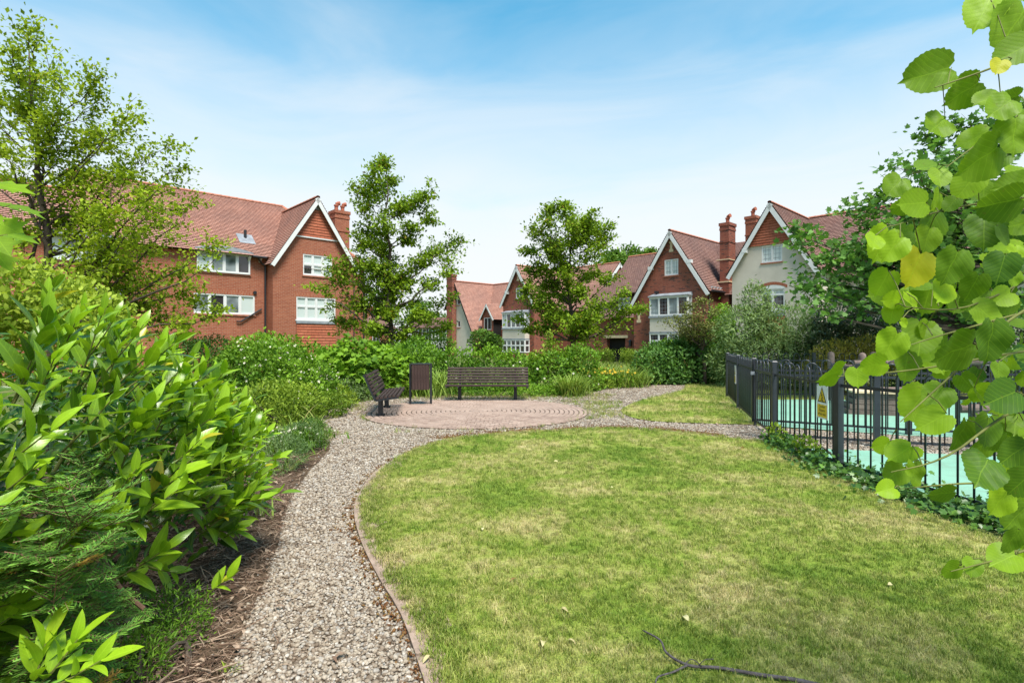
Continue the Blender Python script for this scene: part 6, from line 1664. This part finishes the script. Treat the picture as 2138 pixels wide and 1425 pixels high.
# ------------------------------------------------------------------ lime tree reaching in from the right
rng = np.random.default_rng(131)
O = P(2600, 900, 1.6); O[2] = 0
root = empty('lime_tree', O, 0, 'lime tree boughs with large serrated heart-shaped leaves hanging in from the right', 'tree')
LM = [np_mesh('leaf', T[0], T[1], M['lf_lime_o'], T[2], smooth=True) for T in (lime_leaf(i) for i in range(9))]
def lime(px, py, size, ang, d, v=None, tilt=None):
    """leaf centred near a point of the view, its tip pointing ang degrees anticlockwise from right"""
    c = P(px, py, d); s_ = size*d/F
    a = R(ang); y = unit(np.array((math.cos(a), rng.normal(-0.1, 0.25), math.sin(a))))
    tl = rng.normal(0.15, 0.85) if tilt is None else tilt
    z = unit(np.array((rng.normal(0, 0.35), -1.0, 0.35+tl)))
    f = frames(y[None], z[None])[0]
    p = c-y*s_*0.5
    o = bpy.data.objects.new('leaf', LM[int(rng.integers(9))]); link(o, root)
    o.matrix_local = Matrix([[*(f[i]*s_), (p-O)[i]] for i in range(3)]+[[0, 0, 0, 1]])
    vv = float(np.clip(rng.normal(0.45, 0.2), 0.05, 0.9)) if v is None else v
    o.color = (vv, vv, vv, 1)
    return p
tw = MB()
branches = [[(2420, 40, 1.5), (2200, 95, 1.35), (2050, 150, 1.25), (1952, 183, 1.2)], [(2420, 160, 1.5), (2220, 210, 1.4), (2060, 290, 1.3), (1975, 350, 1.25)],
            [(2420, 330, 1.6), (2200, 400, 1.45), (2000, 432, 1.3), (1870, 470, 1.2)], [(2420, 470, 1.6), (2200, 560, 1.45), (2020, 640, 1.3), (1890, 640, 1.22)],
            [(2420, 520, 1.5), (2150, 640, 1.3), (1990, 780, 1.2), (1880, 880, 1.15)], [(2420, 700, 1.6), (2160, 730, 1.4), (1920, 770, 1.25), (1750, 785, 1.2)],
            [(2420, 760, 1.5), (2150, 840, 1.3), (1980, 950, 1.2), (1860, 985, 1.15)], [(2420, 960, 1.5), (2150, 1000, 1.3), (1990, 1010, 1.2), (1880, 1020, 1.2)],
            [(2420, 1080, 1.5), (2200, 1130, 1.35), (2090, 1165, 1.25), (1985, 1192, 1.22)], [(2420, 620, 1.5), (2200, 640, 1.35), (2000, 690, 1.25), (1900, 720, 1.2)]]
for br in branches:
    pts = smooth_line([P(*q)-O for q in br], 5); bb = MB(); bb.tube(pts, list(np.linspace(0.0048, 0.0010, len(pts))), 6, cap=False); bb.build('bough', M['twig'], root, smooth=True)
pins = []
for px, py, s_, a, v in [(1935, 155, 128, 192, .45), (2052, 28, 118, 238, .8), (2112, 62, 150, 238, .5), (2118, 108, 110, 205, .45), (2085, 140, 55, 240, .99), (2008, 195, 105, 215, .45), (2062, 206, 85, 200, .55), (1957, 262, 100, 215, .5),
        (2088, 226, 95, 215, .5), (2032, 290, 88, 208, .75), (2045, 335, 140, 218, .5), (2118, 285, 115, 265, .5), (1962, 372, 66, 255, .6), (2018, 388, 88, 235, .6), (1905, 425, 92, 185, .55), (1955, 420, 70, 240, .7), (2085, 425, 120, 195, .25),
        (1842, 512, 105, 245, .72), (1862, 520, 85, 235, .7), (1826, 505, 60, 240, .85), (1910, 562, 112, 245, .99), (1985, 558, 105, 250, .3), (1938, 470, 120, 240, .3), (2055, 485, 105, 255, .2), (1842, 592, 78, 250, .85), (1925, 600, 70, 190, .5),
        (1862, 626, 58, 185, .85), (1903, 630, 62, 285, .75), (1862, 657, 56, 258, .88), (1888, 675, 30, 330, .9), (1968, 610, 80, 230, .8), (2030, 600, 80, 260, .3), (2090, 560, 90, 250, .15), (1922, 705, 105, 250, .45), (1858, 722, 92, 242, .6),
        (1733, 783, 92, 205, .65), (1790, 788, 62, 258, .6), (1822, 762, 70, 195, .7), (1893, 765, 95, 262, .4), (1990, 735, 132, 205, .3), (2068, 715, 125, 268, .2), (1935, 690, 60, 250, .5), (1955, 830, 90, 225, .45), (1912, 845, 110, 235, .6),
        (2005, 910, 105, 262, .3), (1880, 945, 92, 205, .65), (1945, 880, 90, 215, .6), (2090, 830, 110, 200, .15), (1838, 930, 55, 190, .7), (1868, 988, 80, 215, .5), (1910, 990, 75, 270, .45), (2050, 985, 125, 218, .2), (1850, 1022, 62, 188, .7), (1965, 1030, 70, 195, .25),
        (2115, 948, 90, 220, .2), (2060, 900, 95, 250, .25), (2120, 1080, 90, 230, .35), (2095, 1168, 98, 195, .55), (1985, 1190, 58, 210, .4), (2112, 1130, 85, 250, .3), (2030, 1185, 55, 240, .5), (2128, 1010, 85, 240, .25)]:
    pins.append((px, py, lime(px, py, s_*0.72, a, rng.uniform(1.1, 1.4), v)))
for _ in range(460):
    px, py = rng.uniform(1780, 2330), rng.uniform(-40, 1150)
    lo = 2060 if py < 330 else (1835 if py < 700 else 1880+max(0, py-780)*0.6)
    if px < lo+rng.exponential(110): continue
    pins.append((px, py, lime(px, py, rng.uniform(34, 70), rng.normal(228, 42), rng.uniform(1.25, 2.2))))
# stalks back to the nearest bough
bp = np.array([q for br in branches for q in smooth_line(np.array(br, float), 8)])
for px, py, p in pins:
    q = bp[np.argmin((bp[:, 0]-px-30)**2+(bp[:, 1]-py+20)**2)]; qq = P(*q)
    dv = qq-p
    if np.linalg.norm(dv) > 0.16: qq = p+unit(dv)*0.16
    tw.tube([p-O, (p+qq)/2-O+np.array((0, 0, 0.006)), qq-O], [0.0011, 0.0012, 0.0014], 4, cap=False)
o = tw.build('leaf_stalks', M['twig'], root, smooth=True); o['kind'] = 'stuff'
b = MB(); b.tube([(0.7, 0.2, 0), (0.65, 0.2, 1.5), (0.7, 0.2, 3.5)], [0.14, 0.12, 0.1], 12); 
for br in branches: b.tube(smooth_line([P(*br[0])-O, P(br[0][0]+90, br[0][1]-10, br[0][2]+.1)-O, np.array((0.68, 0.2, P(*br[0])[2]+0.15))], 3), 0.0085, 6, cap=False)
b.build('trunk', M['bark'], root, smooth=True)

# near sycamore leaves poking in at the left edge
rng = np.random.default_rng(141)
O = P(-260, 560, 2.4)
root = empty('sycamore_branch', O, 0, 'sycamore branch tip with pale lobed leaves entering at the left edge', 'branch')
SY = np_mesh('leaf', LOBED[0], LOBED[1], M['lf_lime_o'], LOBED[2])
b = MB()
for px, py, s_, a in ((35, 393, 66, -8), (2, 382, 48, 10), (62, 440, 66, -20), (18, 430, 60, -15), (25, 478, 66, -25), (50, 497, 60, -12), (6, 512, 66, -40), (-18, 455, 70, -20), (8, 545, 55, -50)):
    d = rng.uniform(2.2, 2.5); c = P(px, py, d); y = unit(np.array((math.cos(R(a)), rng.normal(0, .2), math.sin(R(a))))); z = unit(np.array((0, -0.45, 1.0))+rng.normal(0, .2, 3)); s2 = s_*d/F; f = frames(y[None], z[None])[0]; p = c-y*s2*0.5
    o = bpy.data.objects.new('leaf', SY); link(o, root); o.matrix_local = Matrix([[*(f[i]*s2), (p-O)[i]] for i in range(3)]+[[0, 0, 0, 1]]); v_ = float(rng.uniform(.4, .75)); o.color = (v_,)*3+(1,)
    b.tube([(0, 0, 0), (p-O)*0.6+np.array((0, 0, 0.03)), p-O], [0.005, 0.003, 0.0015], 5, cap=False)
b.build('twig', M['twig_brown'], root)

# ------------------------------------------------------------------ fallen things on the lawn
def fallen(px, py, size, v, label, seed):
    rng = np.random.default_rng(seed); x, y = G(px, py, 0.05)
    T = LAUREL[seed % 3]; V = T[0].copy(); V[:, 2] = V[:, 2]*1.5+0.1*np.sin(V[:, 1]*3); V[:, 1] -= 0.5
    me = np_mesh('fallen_leaf', V*np.array((1.2, 1, 1)), T[1], M['dead'], T[2], smooth=True)
    o = obj('fallen_leaf', me, None, (x, y, 0.055), (rng.normal(0, .2), rng.normal(0, .35), rng.uniform(0, 6.28))); o.scale = (size,)*3
    o.color = (v, v, v, 1); tag(o, label, 'leaf', 'fallen leaves on the lawn')
for i, (px, py, s_, v, lb) in enumerate([(1430, 1288, 0.085, .95, 'large pale fallen leaf lying on the lawn above the fallen branch'), (1133, 1342, 0.07, .8, 'pale curled leaf on the lawn near the bottom centre'), (1072, 1211, 0.06, .0, 'reddish brown leaf on the lawn left of centre'),
        (1275, 1017, 0.07, .95, 'pale leaf on the lawn in line with the right end of the patio'), (1178, 1272, 0.06, .7, 'narrow straw coloured leaf on the lawn, right of the reddish leaf'), (1858, 1220, 0.05, .9, 'small pale leaf on the lawn below the ivy'),
        (1008, 1103, 0.06, .95, 'pale leaf near the left edge of the lawn'), (1548, 935, 0.16, .55, 'grey-brown flat leaf on the lawn near the gate post'), (1160, 963, 0.06, .9, 'tiny pale leaf far up the lawn'), (1195, 1338, 0.05, .7, 'thin dry leaf beside the curled leaf on the lawn'), (890, 1375, 0.05, .75, 'yellowish leaf at the lawn edging near the bottom'), (330, 1200, 0.09, .85, 'yellow laurel leaf caught under the laurel')]):
    fallen(px, py, s_, v, lb, 200+i)
h = empty('fallen_branch', (*G(1560, 1400, 0.05), 0.03), 0, 'crooked dead twig branch lying on the lawn at the bottom edge', 'branch')
hx, hy = h.location.x, h.location.y
def gp(px, py, z): x, y = G(px, py, z); return (x-hx, y-hy, z-0.03)
M['deadwood'] = plain('deadwood', (0.10, 0.085, 0.085), 0.9, 0.1, 0.5, 30, 0.8)
b = MB()
b.tube(smooth_line([gp(1342, 1315, .06), gp(1378, 1335, .07), gp(1392, 1362, .06), gp(1438, 1388, .055), gp(1500, 1393, .05), gp(1590, 1408, .05), gp(1660, 1418, .05), gp(1720, 1432, .05)], 4), np.linspace(0.004, 0.011, 29), 7)
b.tube(smooth_line([gp(1434, 1388, .055), gp(1405, 1402, .05), gp(1374, 1412, .055), gp(1368, 1430, .05)], 4), np.linspace(0.006, 0.003, 13), 6)
b.tube(smooth_line([gp(1430, 1385, .055), gp(1445, 1375, .075), gp(1465, 1390, .06)], 4), 0.0025, 5)
b.tube(smooth_line([gp(1458, 1389, .055), gp(1472, 1376, .085), gp(1490, 1375, .09)], 4), 0.002, 5)
b.build('twig', M['deadwood'], h, smooth=True)
grass_clump('lawn_weed', 'dark green weed rosette in the lawn towards the railings', 1548, 1093, 40, 0.10, 151, 1.6, 'lf_ivy', 0.05, 'weed', 0.03, 0.3)
grass_clump('lawn_weed', 'bright green plantain rosette in the middle of the lawn', 1425, 1190, 45, 0.09, 152, 1.6, 'lf_bramble', 0.06, 'weed', 0.05, 0.7)
grass_clump('path_weed', 'tiny seedling in the gravel at the bottom edge', 480, 1400, 14, 0.09, 153, 1.3, 'lf_lightg', 0.07, 'weed', 0.02, 0.7)
